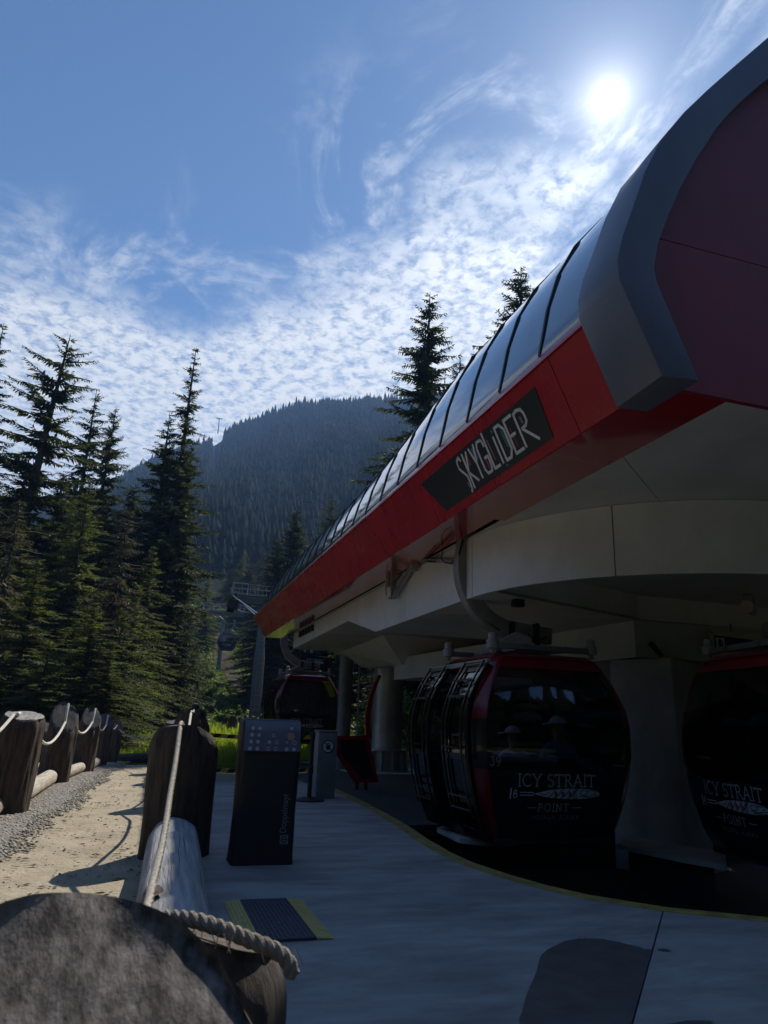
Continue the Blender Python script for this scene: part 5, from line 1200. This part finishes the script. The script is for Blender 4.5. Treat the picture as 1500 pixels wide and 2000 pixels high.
def build_trees():
    PR = {}
    PR['A'] = conifer_proto('spruce_tree', 1, 23.5, 4.4, .03, 'fir_needles', .36, per=.50, nb=5, holes=.22, irregular=.60, prof=.48, droop=.24, spray=.52, width=.080, hang=.8, up=.34, step=.115)
    PR['B'] = conifer_proto('spruce_tree', 2, 24.5, 3.6, .03, 'fir_needles', .30, per=.46, nb=5, holes=.17, irregular=.50, prof=.80, droop=.30, spray=.50, width=.076, hang=.7, step=.115)
    PR['C'] = conifer_proto('spruce_tree', 3, 22.0, 4.2, .03, 'fir_needles', .32, per=.42, nb=6, holes=.12, irregular=.42, prof=.62, droop=.42, spray=.52, width=.080, hang=1.0, up=.3, step=.115)
    PR['D'] = conifer_proto('spruce_tree', 4, 20.0, 3.6, .04, 'fir_needles', .28, per=.44, nb=5, holes=.14, irregular=.45, prof=.62, droop=.38, spray=.50, width=.078, hang=.8, step=.115)
    PR['H'] = conifer_proto('hemlock_tree', 5, 11.0, 3.2, .02, 'hemlock_needles', .12, per=.34, nb=7, holes=.07, irregular=.40, droop=.42, spray=.36, width=.044, hang=.6, up=.25, step=.10)
    PR['I'] = conifer_proto('hemlock_tree', 6, 8.0, 2.9, .02, 'hemlock_needles', .10, per=.29, nb=7, holes=.07, irregular=.45, droop=.46, spray=.34, width=.042, hang=.6, up=.3, step=.10)
    PR['J'] = conifer_proto('hemlock_tree', 7, 9.5, 2.3, .08, 'dry_needles', .12, per=.34, nb=6, holes=.18, irregular=.45, droop=.6, spray=.40, width=.036, hang=1.3, up=.2, step=.12)
    dead_sticks(PR['J'], 3, 9.5, 30, 1.5, 9.3, 1.5); dead_sticks(PR['H'], 4, 11, 10, 1, 7, 2.2); dead_sticks(PR['A'], 5, 23, 26, 2, 11, 3.0)
    first = {k: True for k in PR}
    def put(k, x, y, s, rz, label, group=None, sz=1.0, tilt=(0, 0), dz=0):
        if first[k]: o = PR[k]; first[k] = False
        else: o = copy_tree(PR[k])
        o.location = (x, y, gz(x, y)-.1+dz); o.rotation_euler = (tilt[0], tilt[1], rz); o.scale = (s, s, s*sz); tag(o, label, 'tree', group)
        return o
    HT = {'A': 23.5, 'B': 24.5, 'C': 22, 'D': 20, 'H': 11, 'I': 8, 'J': 9.5}
    def tip(k, x, y, ztop, wide, rz, label, tilt=(0, 0), group=None):
        sz = (ztop-gz(x, y)+.1)/HT[k]; put(k, x, y, wide, rz, label, group, sz/wide, tilt)
    tip('A', -8.0, 42, 23.2, 1.22, .4, 'tallest ragged dark spruce with crooked open crown at the left', (-.0, .055))
    tip('B', -9.9, 40, 21.6, .95, 2.2, 'dark spruce cut by the left picture edge with thin open top')
    tip('D', -5.8, 49, 22.7, 1.05, 1.2, 'narrow spruce standing just right of the tallest ragged spruce')
    tip('C', -4.9, 51.5, 22.6, .9, 3.0, 'lighter slim spruce with drooping boughs, right one of a close pair')
    tip('B', .45, 45, 25.2, 1.12, 5.1, 'tall slender spruce with sparse pointed top in front of the mountain')
    tip('D', -.9, 45.5, 20.2, 1.15, .3, 'shorter spruce leaning close on the left of the slender pointed spruce')
    tip('C', -.4, 47, 15.5, .85, 4.4, 'dense dark spruce skirt hugging the right flank of the slender spruce')
    tip('C', -2.6, 47, 15.5, 1.05, 2.2, 'dense dark spruce filling the dip between the slim pair and the slender spruce')
    tip('D', -8.4, 46.5, 17.0, 1.15, 3.3, 'dark spruce backing the tallest ragged spruce on its left')
    tip('C', -6.2, 46, 15.5, 1.05, 5.3, 'dark spruce backing the tallest ragged spruce on its right')
    tip('D', -3.4, 43, 13.5, 1.15, 1.7, 'broad dark spruce below the slim close pair')
    tip('D', -8.6, 38, 13.0, 1.15, 4.6, 'shaded broad spruce at the left edge below the open-topped one')
    tip('D', .5, 45.5, 16.0, .70, 2.9, 'mossy grey-green spruce forming the right edge of the forest')
    tip('C', .95, 47, 19.0, .70, 1.4, 'dense dark spruce at the right edge of the forest, before the mountain')
    tip('C', 16.0, 42, 30.6, 1.42, .9, 'tall dark spruce behind the station roof with layered drooping boughs')
    tip('C', 23.6, 44, 36.0, 1.9, 1.9, 'taller spruce partly hidden by the station roof near its end frame')
    tip('D', 19.9, 45, 28.4, 1.5, 2.5, 'small spruce top showing between the two spruces behind the roof')
    tip('C', 13.0, 75, 23.6, 1.35, 2.0, 'broad grey-green spruce above the far end of the station roof')
    tip('D', 19.6, 85, 29.0, 1.35, 4.0, 'spruce rising right behind the curved roof at mid length')
    tip('D', 10.9, 72, 19.2, 1.1, 5.2, 'brownish spruce left of the broad grey-green one near the tower head')
    tip('D', 11.9, 78, 20.2, 1.1, .7, 'slim spruce wedged between the brownish and the broad grey-green spruce')
    tip('H', 6.9, 112, 22.5, 1.3, 1.0, 'lone pale spruce far up beside the haul ropes')
    # young hemlocks along the forest edge, left of the trail
    E = [('J', -5.9, 31.5, 9.6, 1.2, 0, 'grey-brown bare-twigged hemlock between the dark spruces at left'), ('J', -1.9, 33, 10.2, 1.15, 1, 'brown half dead hemlock with hanging twigs at the centre of the forest edge'), ('H', -4.6, 29, 6.6, 1.0, 2, 'young green hemlock with layered fronds behind the left log posts'),
         ('H', -2.3, 28.5, 5.2, .95, 3, 'low green hemlock right above the middle left posts'), ('I', -1.25, 29.5, 5.2, .9, 4, 'bushy sunlit hemlock next to the bright grass strip'), ('I', -1.0, 34.0, 7.0, 1.0, 5, 'sunlit green hemlock at the right corner of the forest edge'),
         ('H', -.7, 39, 9.8, 1.0, 1.5, 'taller green hemlock under the slender spruce'), ('I', -9.6, 29, 6.5, 1.1, .5, 'shaded hemlock at the lower left picture edge'), ('H', -6.2, 34, 9.0, 1.1, 2.6, 'dark green hemlock filling the gap under the ragged spruce'),
         ('I', -3.4, 27.2, 3.6, .8, 3.6, 'small hemlock directly behind the tall split-topped post'), ('I', -1.4, 27.0, 3.4, .8, 4.9, 'small hemlock above the last small post of the left fence'), ('H', -3.9, 37, 12.5, 1.15, .2, 'dim hemlock deep between the slim pair and the slender spruce'), ('I', 1.0, 44, 7.5, .85, 2.2, 'small hemlock by the cleared slope at the forest corner'),
         ('I', -6.6, 27, 3.4, .8, 1.1, 'small shaded hemlock left of the tall split-topped post')]
    for k, x, y, zt, w, rz, lb in E: tip(k, x, y, zt, w, rz, lb)
    # filling forest
    rng = random.Random(12); G = 'dark spruces filling the forest behind'
    for i in range(34):
        x = -42+46*rng.random(); y = rng.uniform(54, 86)
        if x > -1.5 and y < 62: continue
        hz = rng.uniform(12, 17.5)+ (2 if x < -12 else 0); tip(rng.choice('ABCD'), x, y, gz(x, y)+hz, rng.uniform(.9, 1.2), rng.uniform(0, 6), 'dark spruce deep in the forest behind the front row', group=G)
    for i in range(8): tip(rng.choice('CD'), rng.uniform(-30, -13), rng.uniform(34, 50), rng.uniform(15, 19), 1.1, rng.uniform(0, 6), 'dark spruce deep in the forest behind the front row', group=G)
    G2 = 'dark spruces in the shaded wood behind the station'
    for i in range(40):
        x, y = rng.uniform(12, 46), rng.uniform(28, 66)
        if x < 13+.14*(y-28)+1.5 or x/y < .26: continue
        tip(rng.choice('BCD'), x, y, gz(x, y)+rng.uniform(11, 16)*(1+.006*(y-28)), rng.uniform(.9, 1.25), rng.uniform(0, 6), 'dark spruce added right of the station to shade the track floor', group=G2)
    for i in range(22):  # spruces added right of the station to keep sun off the track floor
        x, y = rng.uniform(14, 25), rng.uniform(3, 27)
        tip(rng.choice('BCD'), x, y, rng.uniform(9, 14), rng.uniform(.8, 1.0), rng.uniform(0, 6), 'dark spruce added right of the station to shade the track floor', group=G2)
    G3 = 'conifers lining the cleared lift line up the slope'
    NM = {'C': 'dense spruce', 'D': 'slim spruce', 'H': 'feathery hemlock', 'B': 'narrow spruce'}
    for i in range(100):
        y = 62+130*rng.random()**1.3; side = rng.random() < .45; c = 8.6+.03*(y-60)
        x = c-rng.uniform(5.5, 20) if side else c+rng.uniform(3.6, 20)*(1 if y > 75 else 1.3)
        if side and y < 75: continue
        k = rng.choice('CDDHB'); far = 'near the second lift tower' if y < 110 else ('above the second lift tower' if y < 150 else 'high up the slope')
        edge = 'at the edge' if abs(x-c) < 9 else 'set back'
        tip(k, x, y, gz(x, y)+rng.uniform(7, 14), rng.uniform(.7, 1.0), rng.uniform(0, 6), '%s %s %s of the lift line, %s' % (NM[k], edge, 'left' if side else 'right', far), group=G3)
    for k in PR:
        if first[k]: bpy.data.objects.remove(PR[k])
build_trees()

# ------------------------------------------------------------------ bushes, grass and undergrowth
def leaf_cloud(rng, blobs, n, size):
    out = []
    for (c, rx, ry, rz), k in zip(blobs, n):
        d = rng.normal(0, 1, (k, 3)); d /= np.linalg.norm(d, axis=1, keepdims=True); rr = rng.random(k)**.4
        P = np.array(c)+d*np.array([rx, ry, rz])*rr[:, None]*(1+.18*np.sin(d[:, :1]*7+d[:, 1:2]*5))
        a = rng.normal(0, 1, (k, 3)); a /= np.linalg.norm(a, axis=1, keepdims=True); b = np.cross(a, rng.normal(0, 1, (k, 3))); b /= np.linalg.norm(b, axis=1, keepdims=True)+1e-9
        s = (size*rng.uniform(.6, 1.4, k))[:, None]
        out.append(np.stack([P-a*s, P+b*s*.45, P+a*s, P-b*s*.45], 1))
    V = np.concatenate(out).reshape(-1, 3); return V, np.arange(len(V)).reshape(-1, 4)
def bush(x, y, r, h, seed, label, group=None, m='bush_leaves', n=900, size=.09):
    rng = np.random.default_rng(seed); t = thing('bush', label, 'bush', (x, y, gz(x, y)), 0, group)
    B = []
    for i in range(6): B.append(((rng.uniform(-.6, .6)*r, rng.uniform(-.6, .6)*r, h*rng.uniform(.3, .75)), r*rng.uniform(.35, .6), r*rng.uniform(.35, .6), h*rng.uniform(.25, .4)))
    V, F = leaf_cloud(rng, B, [n//6]*6, size); np_mesh('foliage', V, F, m, t)
    mb = MB(); rr = random.Random(seed)
    for i in range(7): mb.tube([(0, 0, -.1), (rr.uniform(-.4, .4)*r, rr.uniform(-.4, .4)*r, h*.4), (rr.uniform(-.7, .7)*r, rr.uniform(-.7, .7)*r, h*.85)], 0, 4, False, [.025, .015, .005])
    mb.build('stems', 'trunk_bark', t, off=(0, 0, 0), fix=False)
def build_plants():
    L = [(8.25, 27.5, 1.0, 1.9, 'sunlit pale green bush between the slim and the round column'), (9.9, 30.5, 1.4, 2.6, 'taller sunlit bush behind the round column'), (8.9, 28.6, .9, 1.3, 'low dark bush at the foot of the ladder'), (11.6, 29.5, 1.3, 2.0, 'bush in the gap between round column and the open cabin'), (6.4, 28.5, .8, 1.1, 'small lit bush beside the far cabin under the station'), (13.4, 31, 1.5, 2.4, 'dim bush right of the open cabin door side')]
    for i, (x, y, r, h, lb) in enumerate(L): bush(x, y, r, h, 100+i, lb, None, n=1300, size=.10)
    rng = random.Random(8); G = 'leafy bushes on the cleared slope'
    for i in range(34):
        y = rng.uniform(53, 114); c = 8.8+.012*(y-60); s = -1 if rng.random() < .6 else 1
        x = c+s*rng.uniform(1.6, 5.2)*(1 if s > 0 else 1.1); r = rng.uniform(.7, 1.5)*(.62 if y < 70 else .85)
        bush(x, y, r, r*rng.uniform(.9, 1.4), 200+i, '%s leafy bush %s the dirt trail, %s' % ('large' if r > 1.0 else 'medium' if r > .75 else 'small', 'left of' if s < 0 else 'right of', 'near its foot' if y < 66 else 'halfway up to the second tower' if y < 85 else 'close to the second tower'), G, n=600, size=.12)
    rng = np.random.default_rng(3)
    # tall grass of the meadow strip
    n = 60000; y = 22.9+27*rng.random(n)**1.55; x = -1.4+rng.random(n)*(11.0+.12*(y-23))
    keep = ~((np.abs(x-(6.6+.02*(y-20))) < .5) & (y > 30)) & ~((x > 3.3) & (y < 26.3)); x, y = x[keep], y[keep]; n = len(x)
    clump = .6+.5*np.sin(x*2.3+np.sin(y*1.9)*2)+.25*np.sin(x*5.1-y*3.7); hgt = (.20+.34*rng.random(n))*np.clip(clump, .35, 1.3)
    z = ground_z(x, y); a = rng.uniform(0, 6.28, n); w = rng.uniform(.010, .022, n)*(1+.03*(y-23)); lean = rng.normal(0, .30, (n, 2))*hgt[:, None]
    B = np.stack([x, y, z-.03], 1); dx = np.stack([np.cos(a)*w, np.sin(a)*w, np.zeros(n)], 1); tipp = B+np.stack([lean[:, 0], lean[:, 1], hgt], 1); mid = B+np.stack([lean[:, 0]*.35, lean[:, 1]*.35, hgt*.6], 1)
    V = np.stack([B-dx, B+dx, mid+dx*.7, tipp, mid-dx*.7], 1).reshape(-1, 3); k = np.arange(n)[:, None]*5
    F = (k+np.array([[0, 1, 2, 4]])); F2 = k+np.array([[4, 2, 3, 3]])
    tri = np.concatenate([F[:, [0, 1, 2]], F[:, [0, 2, 3]], F2[:, :3]])
    tag(np_mesh('grass', V, tri, 'grass_blades'), 'bright green grass of the meadow strip beyond the path and platform', 'grass', kind='stuff')
    # low herbs and brush on the slope and the forest floor
    n = 52000; y = 24+130*rng.random(n)**1.25; x = rng.uniform(-16, 24, n)*(.55+.45*y/90); c = 8.8+.012*(y-60)
    keep = (np.abs(x-c-.7) > .55+.35*np.sin(y*.7)+.012*(y-60)) & ~((x > 3.0) & (x < 11.5) & (y < 27)) & ~((y < 47) & (x > -1.4) & (x < 10)); x, y = x[keep], y[keep]; n = len(x)
    z = ground_z(x, y)+rng.random(n)**2*(.35+.4*(np.sin(x*.9+np.sin(y*.7)*2) > .2)); P = np.stack([x, y, z], 1)
    a = rng.normal(0, 1, (n, 3)); a[:, 2] *= .5; a /= np.linalg.norm(a, axis=1, keepdims=True); b = np.cross(a, rng.normal(0, 1, (n, 3))); b /= np.linalg.norm(b, axis=1, keepdims=True); s = (rng.uniform(.05, .14, n)*(.8+y/90))[:, None]
    V = np.stack([P-a*s, P+b*s*.5, P+a*s, P-b*s*.5], 1).reshape(-1, 3)
    tag(np_mesh('undergrowth', V, np.arange(len(V)).reshape(-1, 4), 'bush_leaves'), 'low brush and herbs covering the cleared slope', 'undergrowth', kind='stuff')
    # dirt trail climbing under the lift line
    ysr = np.arange(27, 135, 1.5); A = []; Bq = []
    for i, yy in enumerate(ysr):
        c = (6.6+.02*(yy-20)) if yy < 40 else 8.8+.012*(yy-60)+.7
        if 40 <= yy < 58: f = (yy-40)/18; c = (1-f)*7.0+f*9.5
        w = .34+.14*math.sin(yy*.5)+.006*(yy-27); A.append((c-w, yy, gz(c-w, yy)+.05)); Bq.append((c+w, yy, gz(c+w, yy)+.05))
    mb = MB(); mid = [((a[0]+b[0])/2, a[1], gz((a[0]+b[0])/2, a[1])+.09) for a, b in zip(A, Bq)]; mb.strip(A, mid); mb.strip(mid, Bq); S(mb.build('trail', 'trail_dirt', fix=False))
    rng = random.Random(4)
    for i, (x, y, h, lb) in enumerate([(5.3, 47, .9, 'dark stump at the forest corner above the bright grass'), (6.3, 52, .8, 'dark stump left of the trail foot'), (7.2, 63, .7, 'dark stump below the second lift tower')]):
        t = thing('tree_stump', lb, 'stump', (x, y, gz(x, y))); z = gz(x, y)
        mb = MB(); mb.lathe((x, y, z-.2), [(.42, 0), (.33, .3), (.28, h), (.20, h+.15)], 12); mb.build('stump_wood', 'post_dark', t)
build_plants()

# ------------------------------------------------------------------ mountain
RA = [-75, -45, -30, -18, -10, -5, -3.5, -1.7, 0.5, 3.3, 4.8, 8.6, 12, 17.4, 19.2, 24, 30, 38, 50, 65, 85, 110]
RE = [9, 10.5, 11, 12.2, 14.0, 15.6, 17.2, 18.4, 19.9, 21.0, 22.2, 23.8, 24.5, 25.0, 25.3, 25.7, 26, 26, 24, 20, 15, 11]
def mtn(az, r):
    e = np.interp(az, RA, RE); E = 885*np.tan(np.radians(e)); f = np.clip((r-150)/735, 0, 1)
    h = 22+(E-22)*(f**1.12)
    n = np.sin(az*.35+r*.004)*9+np.sin(az*1.1-r*.011)*5+np.sin(az*2.3+r*.02)*2.5
    back = np.clip((r-885)/500, 0, 1)
    return h+n*np.clip(f*3, 0, 1)*(1-f*.75) - back*E*.55
def build_mountain():
    az = np.arange(-75, 111, 1.0); r = np.concatenate([np.arange(150, 900, 15), [900, 940, 1000, 1100, 1250, 1420]])
    A, Rr = np.meshgrid(az, r); Z = mtn(A, Rr); X = Rr*np.sin(np.radians(A)); Y = Rr*np.cos(np.radians(A))
    ni, nj = X.shape; V = np.stack([X.ravel(), Y.ravel(), Z.ravel()], 1); i = (np.arange(ni-1)[:, None]*nj+np.arange(nj-1)[None]).ravel()
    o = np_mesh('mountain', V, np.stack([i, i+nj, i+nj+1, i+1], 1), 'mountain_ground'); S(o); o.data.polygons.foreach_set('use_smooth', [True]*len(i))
    rng = np.random.default_rng(21); n = 24000
    a = np.concatenate([rng.uniform(-14, 34, n), rng.uniform(-12, 36, 1600)]); rr = np.concatenate([np.sqrt(rng.uniform(190**2, 900**2, n)), rng.uniform(872, 905, 1600)])
    N = len(a); h = rng.uniform(8, 17, N)*(1-.25*(rng.random(N) > .7)); h[n:] *= rng.uniform(.7, 1.45, N-n); keep = ~((np.abs(a-3.15) < .45) & (rr > 560)); a, rr, h = a[keep], rr[keep], h[keep]; N = len(a)
    P = np.stack([rr*np.sin(np.radians(a)), rr*np.cos(np.radians(a)), mtn(a, rr)-1.2], 1)
    tiers = [(.10, .165, .46), (.36, .125, .74), (.62, .080, 1.0)]; V = []; T = []
    ang = np.linspace(0, 2*PI, 6, endpoint=False); k = 0; cnt = 7
    for zb, rb, zt in tiers:
        j = rng.uniform(.6, 1.35, (N, 6)); th = ang[None]+rng.uniform(0, 6, (N, 1))
        ring = np.stack([np.cos(th)*j*rb*h[:, None], np.sin(th)*j*rb*h[:, None], (zb+rng.uniform(-.05, .04, (N, 6)))*h[:, None]], 2)+P[:, None]
        top = P+np.stack([np.zeros(N), np.zeros(N), zt*h], 1)
        V.append(np.concatenate([ring, top[:, None]], 1))
        T += [(k*7+q, k*7+(q+1) % 6, k*7+6) for q in range(6)]; k += 1
    V = np.concatenate(V, 1); F = np.array(T)[None]+(np.arange(N)*21)[:, None, None]
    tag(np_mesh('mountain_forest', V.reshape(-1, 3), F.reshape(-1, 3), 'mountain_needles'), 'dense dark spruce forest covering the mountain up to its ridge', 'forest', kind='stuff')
build_mountain()

def build_back_wood():  # unseen spruces added behind the viewpoint to darken glass reflections and sky fill
    rng = np.random.default_rng(77); N = 300; a = np.radians(rng.uniform(95, 290, N)); r = rng.uniform(24, 50, N); h = rng.uniform(13, 23, N)
    P = np.stack([r*np.sin(a)+4, r*np.cos(a), np.full(N, -.3)], 1); V = []; T = []; ang = np.linspace(0, 2*PI, 7, endpoint=False)
    for k, (zb, rb, zt) in enumerate([(.04, .2, .34), (.2, .17, .54), (.42, .125, .76), (.62, .085, 1.0)]):
        j = rng.uniform(.6, 1.35, (N, 7)); th = ang[None]+rng.uniform(0, 6, (N, 1))
        ring = np.stack([np.cos(th)*j*rb*h[:, None], np.sin(th)*j*rb*h[:, None], (zb+rng.uniform(-.05, .04, (N, 7)))*h[:, None]], 2)+P[:, None]
        V.append(np.concatenate([ring, (P+np.stack([np.zeros(N), np.zeros(N), zt*h], 1))[:, None]], 1)); T += [(k*8+q, k*8+(q+1) % 7, k*8+7) for q in range(7)]
    V = np.concatenate(V, 1); F = np.array(T)[None]+(np.arange(N)*32)[:, None, None]
    tag(np_mesh('unseen_wood', V.reshape(-1, 3), F.reshape(-1, 3), 'mountain_needles'), 'unseen spruce wood added behind the camera to darken window reflections', 'forest', kind='stuff')
build_back_wood()

# ------------------------------------------------------------------ riders in the nearest cabin
def skin_mesh(name, joints, edges, m, parent, levels=1):
    me = bpy.data.meshes.new(name); me.from_pydata([j[:3] for j in joints], edges, [])
    o = bpy.data.objects.new(name, me); COL.objects.link(o)
    sk = o.modifiers.new('skin', 'SKIN'); sk.use_smooth_shade = True
    for i, j in enumerate(joints):
        v = me.skin_vertices[0].data[i]; r = j[3]; v.radius = (r, r) if not isinstance(r, tuple) else r; v.use_root = i == 0
    sb = o.modifiers.new('sub', 'SUBSURF'); sb.levels = levels; sb.render_levels = levels
    bpy.context.view_layer.update(); ev = o.evaluated_get(bpy.context.evaluated_depsgraph_get()); nm = bpy.data.meshes.new_from_object(ev)
    bpy.data.objects.remove(o); nm.name = name
    r = link(name, nm, m, parent, smooth=True); return r
def person(x, y, z, s, label, shirt, yaw_head):
    t = thing('person', label, 'person', (x, y, z)); t.scale = (s, s, s)
    # seated, facing +Y, pelvis on the bench
    J = [(0, 0, .12, .14), (0, .0, .30, .13), (0, -.01, .48, .14), (0, -.01, .56, .10), (0, .0, .64, .055), (0, .02, .71, .075), (0, .025, .80, .085), (0, .02, .87, .06)]
    E = [(0, 1), (1, 2), (2, 3), (3, 4), (4, 5), (5, 6), (6, 7)]
    for sg in (-1, 1):
        k = len(J); J += [(sg*.19, -.01, .53, .055), (sg*.24, .02, .30, .045), (sg*.20, .22, .16, .036), (sg*.16, .30, .15, .028)]; E += [(3, k), (k, k+1), (k+1, k+2), (k+2, k+3)]
        for f in range(4): J += [(sg*(.13+.02*f), .35, .15, .010), (sg*(.13+.02*f), .385-.006*f, .13, .008)]; E += [(k+3, k+4+2*f), (k+4+2*f, k+5+2*f)]
        J += [(sg*.12, .31, .15, .011), (sg*.10, .34, .14, .009)]; E += [(k+3, k+12), (k+12, k+13)]
        k = len(J); J += [(sg*.10, .08, .10, .09), (sg*.12, .45, .10, .068), (sg*.12, .48, -.12, .055), (sg*.12, .46, -.36, .04), (sg*.12, .56, -.39, .035)]; E += [(0, k), (k, k+1), (k+1, k+2), (k+2, k+3), (k+3, k+4)]
    body = skin_mesh('body', J, E, 'skin', t, 2)
    K = [(0, 0, .10, .155), (0, 0, .30, .145), (0, -.01, .48, .155), (0, -.01, .565, .10)]; Q = [(0, 1), (1, 2), (2, 3)]
    for sg in (-1, 1): k = len(K); K += [(sg*.19, -.01, .53, .066), (sg*.24, .02, .32, .056)]; Q += [(3, k), (k, k+1)]
    skin_mesh('shirt', K, Q, shirt, t, 2)
    K = [(0, .02, .10, .15)]; Q = []
    for sg in (-1, 1): k = len(K); K += [(sg*.10, .10, .10, .10), (sg*.12, .45, .10, .078), (sg*.12, .48, -.12, .065), (sg*.12, .46, -.33, .05)]; Q += [(0, k), (k, k+1), (k+1, k+2), (k+2, k+3)]
    skin_mesh('trousers', K, Q, 'print_navy', t, 2)
    hd = Vector((-math.sin(yaw_head), math.cos(yaw_head), 0)); rt = Vector((hd.y, -hd.x, 0)); c = Vector((0, .02, .80))
    mb = MB()
    for i in range(1): 
        V = []; n = 16
        for a in range(6):
            ph = a/5*PI/2
            for k in range(n):
                th = 2*PI*k/n; V.append(c+hd*math.cos(th)*math.cos(ph)*.112+rt*math.sin(th)*math.cos(ph)*.096+Vector((0, 0, .035+.095*math.sin(ph))))
        mb.add(V, [(i*n+k, i*n+(k+1) % n, (i+1)*n+(k+1) % n, (i+1)*n+k) for i in range(5) for k in range(n)]+[tuple(5*n+k for k in range(n))])
        pk = [c+hd*(.09+.11*math.cos(q))+rt*.085*math.sin(q)+Vector((0, 0, .035-.02*math.cos(q))) for q in np.linspace(-PI/2, PI/2, 9)]
        mb.prism(pk, (0, 0, .012))
    mb.build('cap', 'cloth_white', t, off=(0, 0, 0), smooth=True)
    mb = MB(); nz = c+hd*.095; mb.add([nz+Vector((0, 0, .0)), nz+hd*.03+Vector((0, 0, -.03)), nz+rt*.014+Vector((0, 0, -.035)), nz-rt*.014+Vector((0, 0, -.035))], [(0, 1, 2), (0, 3, 1), (1, 3, 2)]); mb.build('nose', 'skin', t, off=(0, 0, 0))
    for sg in (-1, 1):
        mb = MB(); e = c+hd*.082+rt*sg*.032+Vector((0, 0, .012)); mb.lathe(e, [(.004, -.007), (.010, 0), (.004, .007)], 8); mb.build('eye', 'print_black', t, off=(0, 0, 0))
        mb = MB(); e = c+rt*sg*.088+Vector((0, 0, -.01)); mb.box(e, (.02, .035, .055)); mb.build('ear', 'skin', t, off=(0, 0, 0), bevel=.006)
    mb = MB(); mb.box(c-hd*.062+Vector((0, 0, .01)), (.12, .07, .09), math.atan2(-hd.x, hd.y)); mb.build('hair', 'hair', t, off=(0, 0, 0), bevel=.02)
person(4.47, 8.52, .42, .92, 'person in white cap and pale shirt sitting at the left window side of cabin 39', 'cloth_pale', rad(70))
person(5.12, 8.52, .47, 1.02, 'person in peaked white cap and dark blue top sitting right inside cabin 39', 'cloth_blue', rad(80))

# ------------------------------------------------------------------ haze
def build_haze():
    mb = MB(); mb.box((0, 0, 243.8), (3300, 3300, 492.4)); o = mb.build('haze', None)
    m = bpy.data.materials.new('haze'); m.use_nodes = True; nt = m.node_tree; nt.nodes.clear()
    out = nt.nodes.new('ShaderNodeOutputMaterial'); v = nt.nodes.new('ShaderNodeVolumePrincipled'); v.inputs['Color'].default_value = (.30, .53, 1, 1)
    v.inputs['Density'].default_value = .00032; v.inputs['Anisotropy'].default_value = .1
    nt.links.new(v.outputs[0], out.inputs['Volume']); o.data.materials.append(m); o['kind'] = 'stuff'
build_haze()
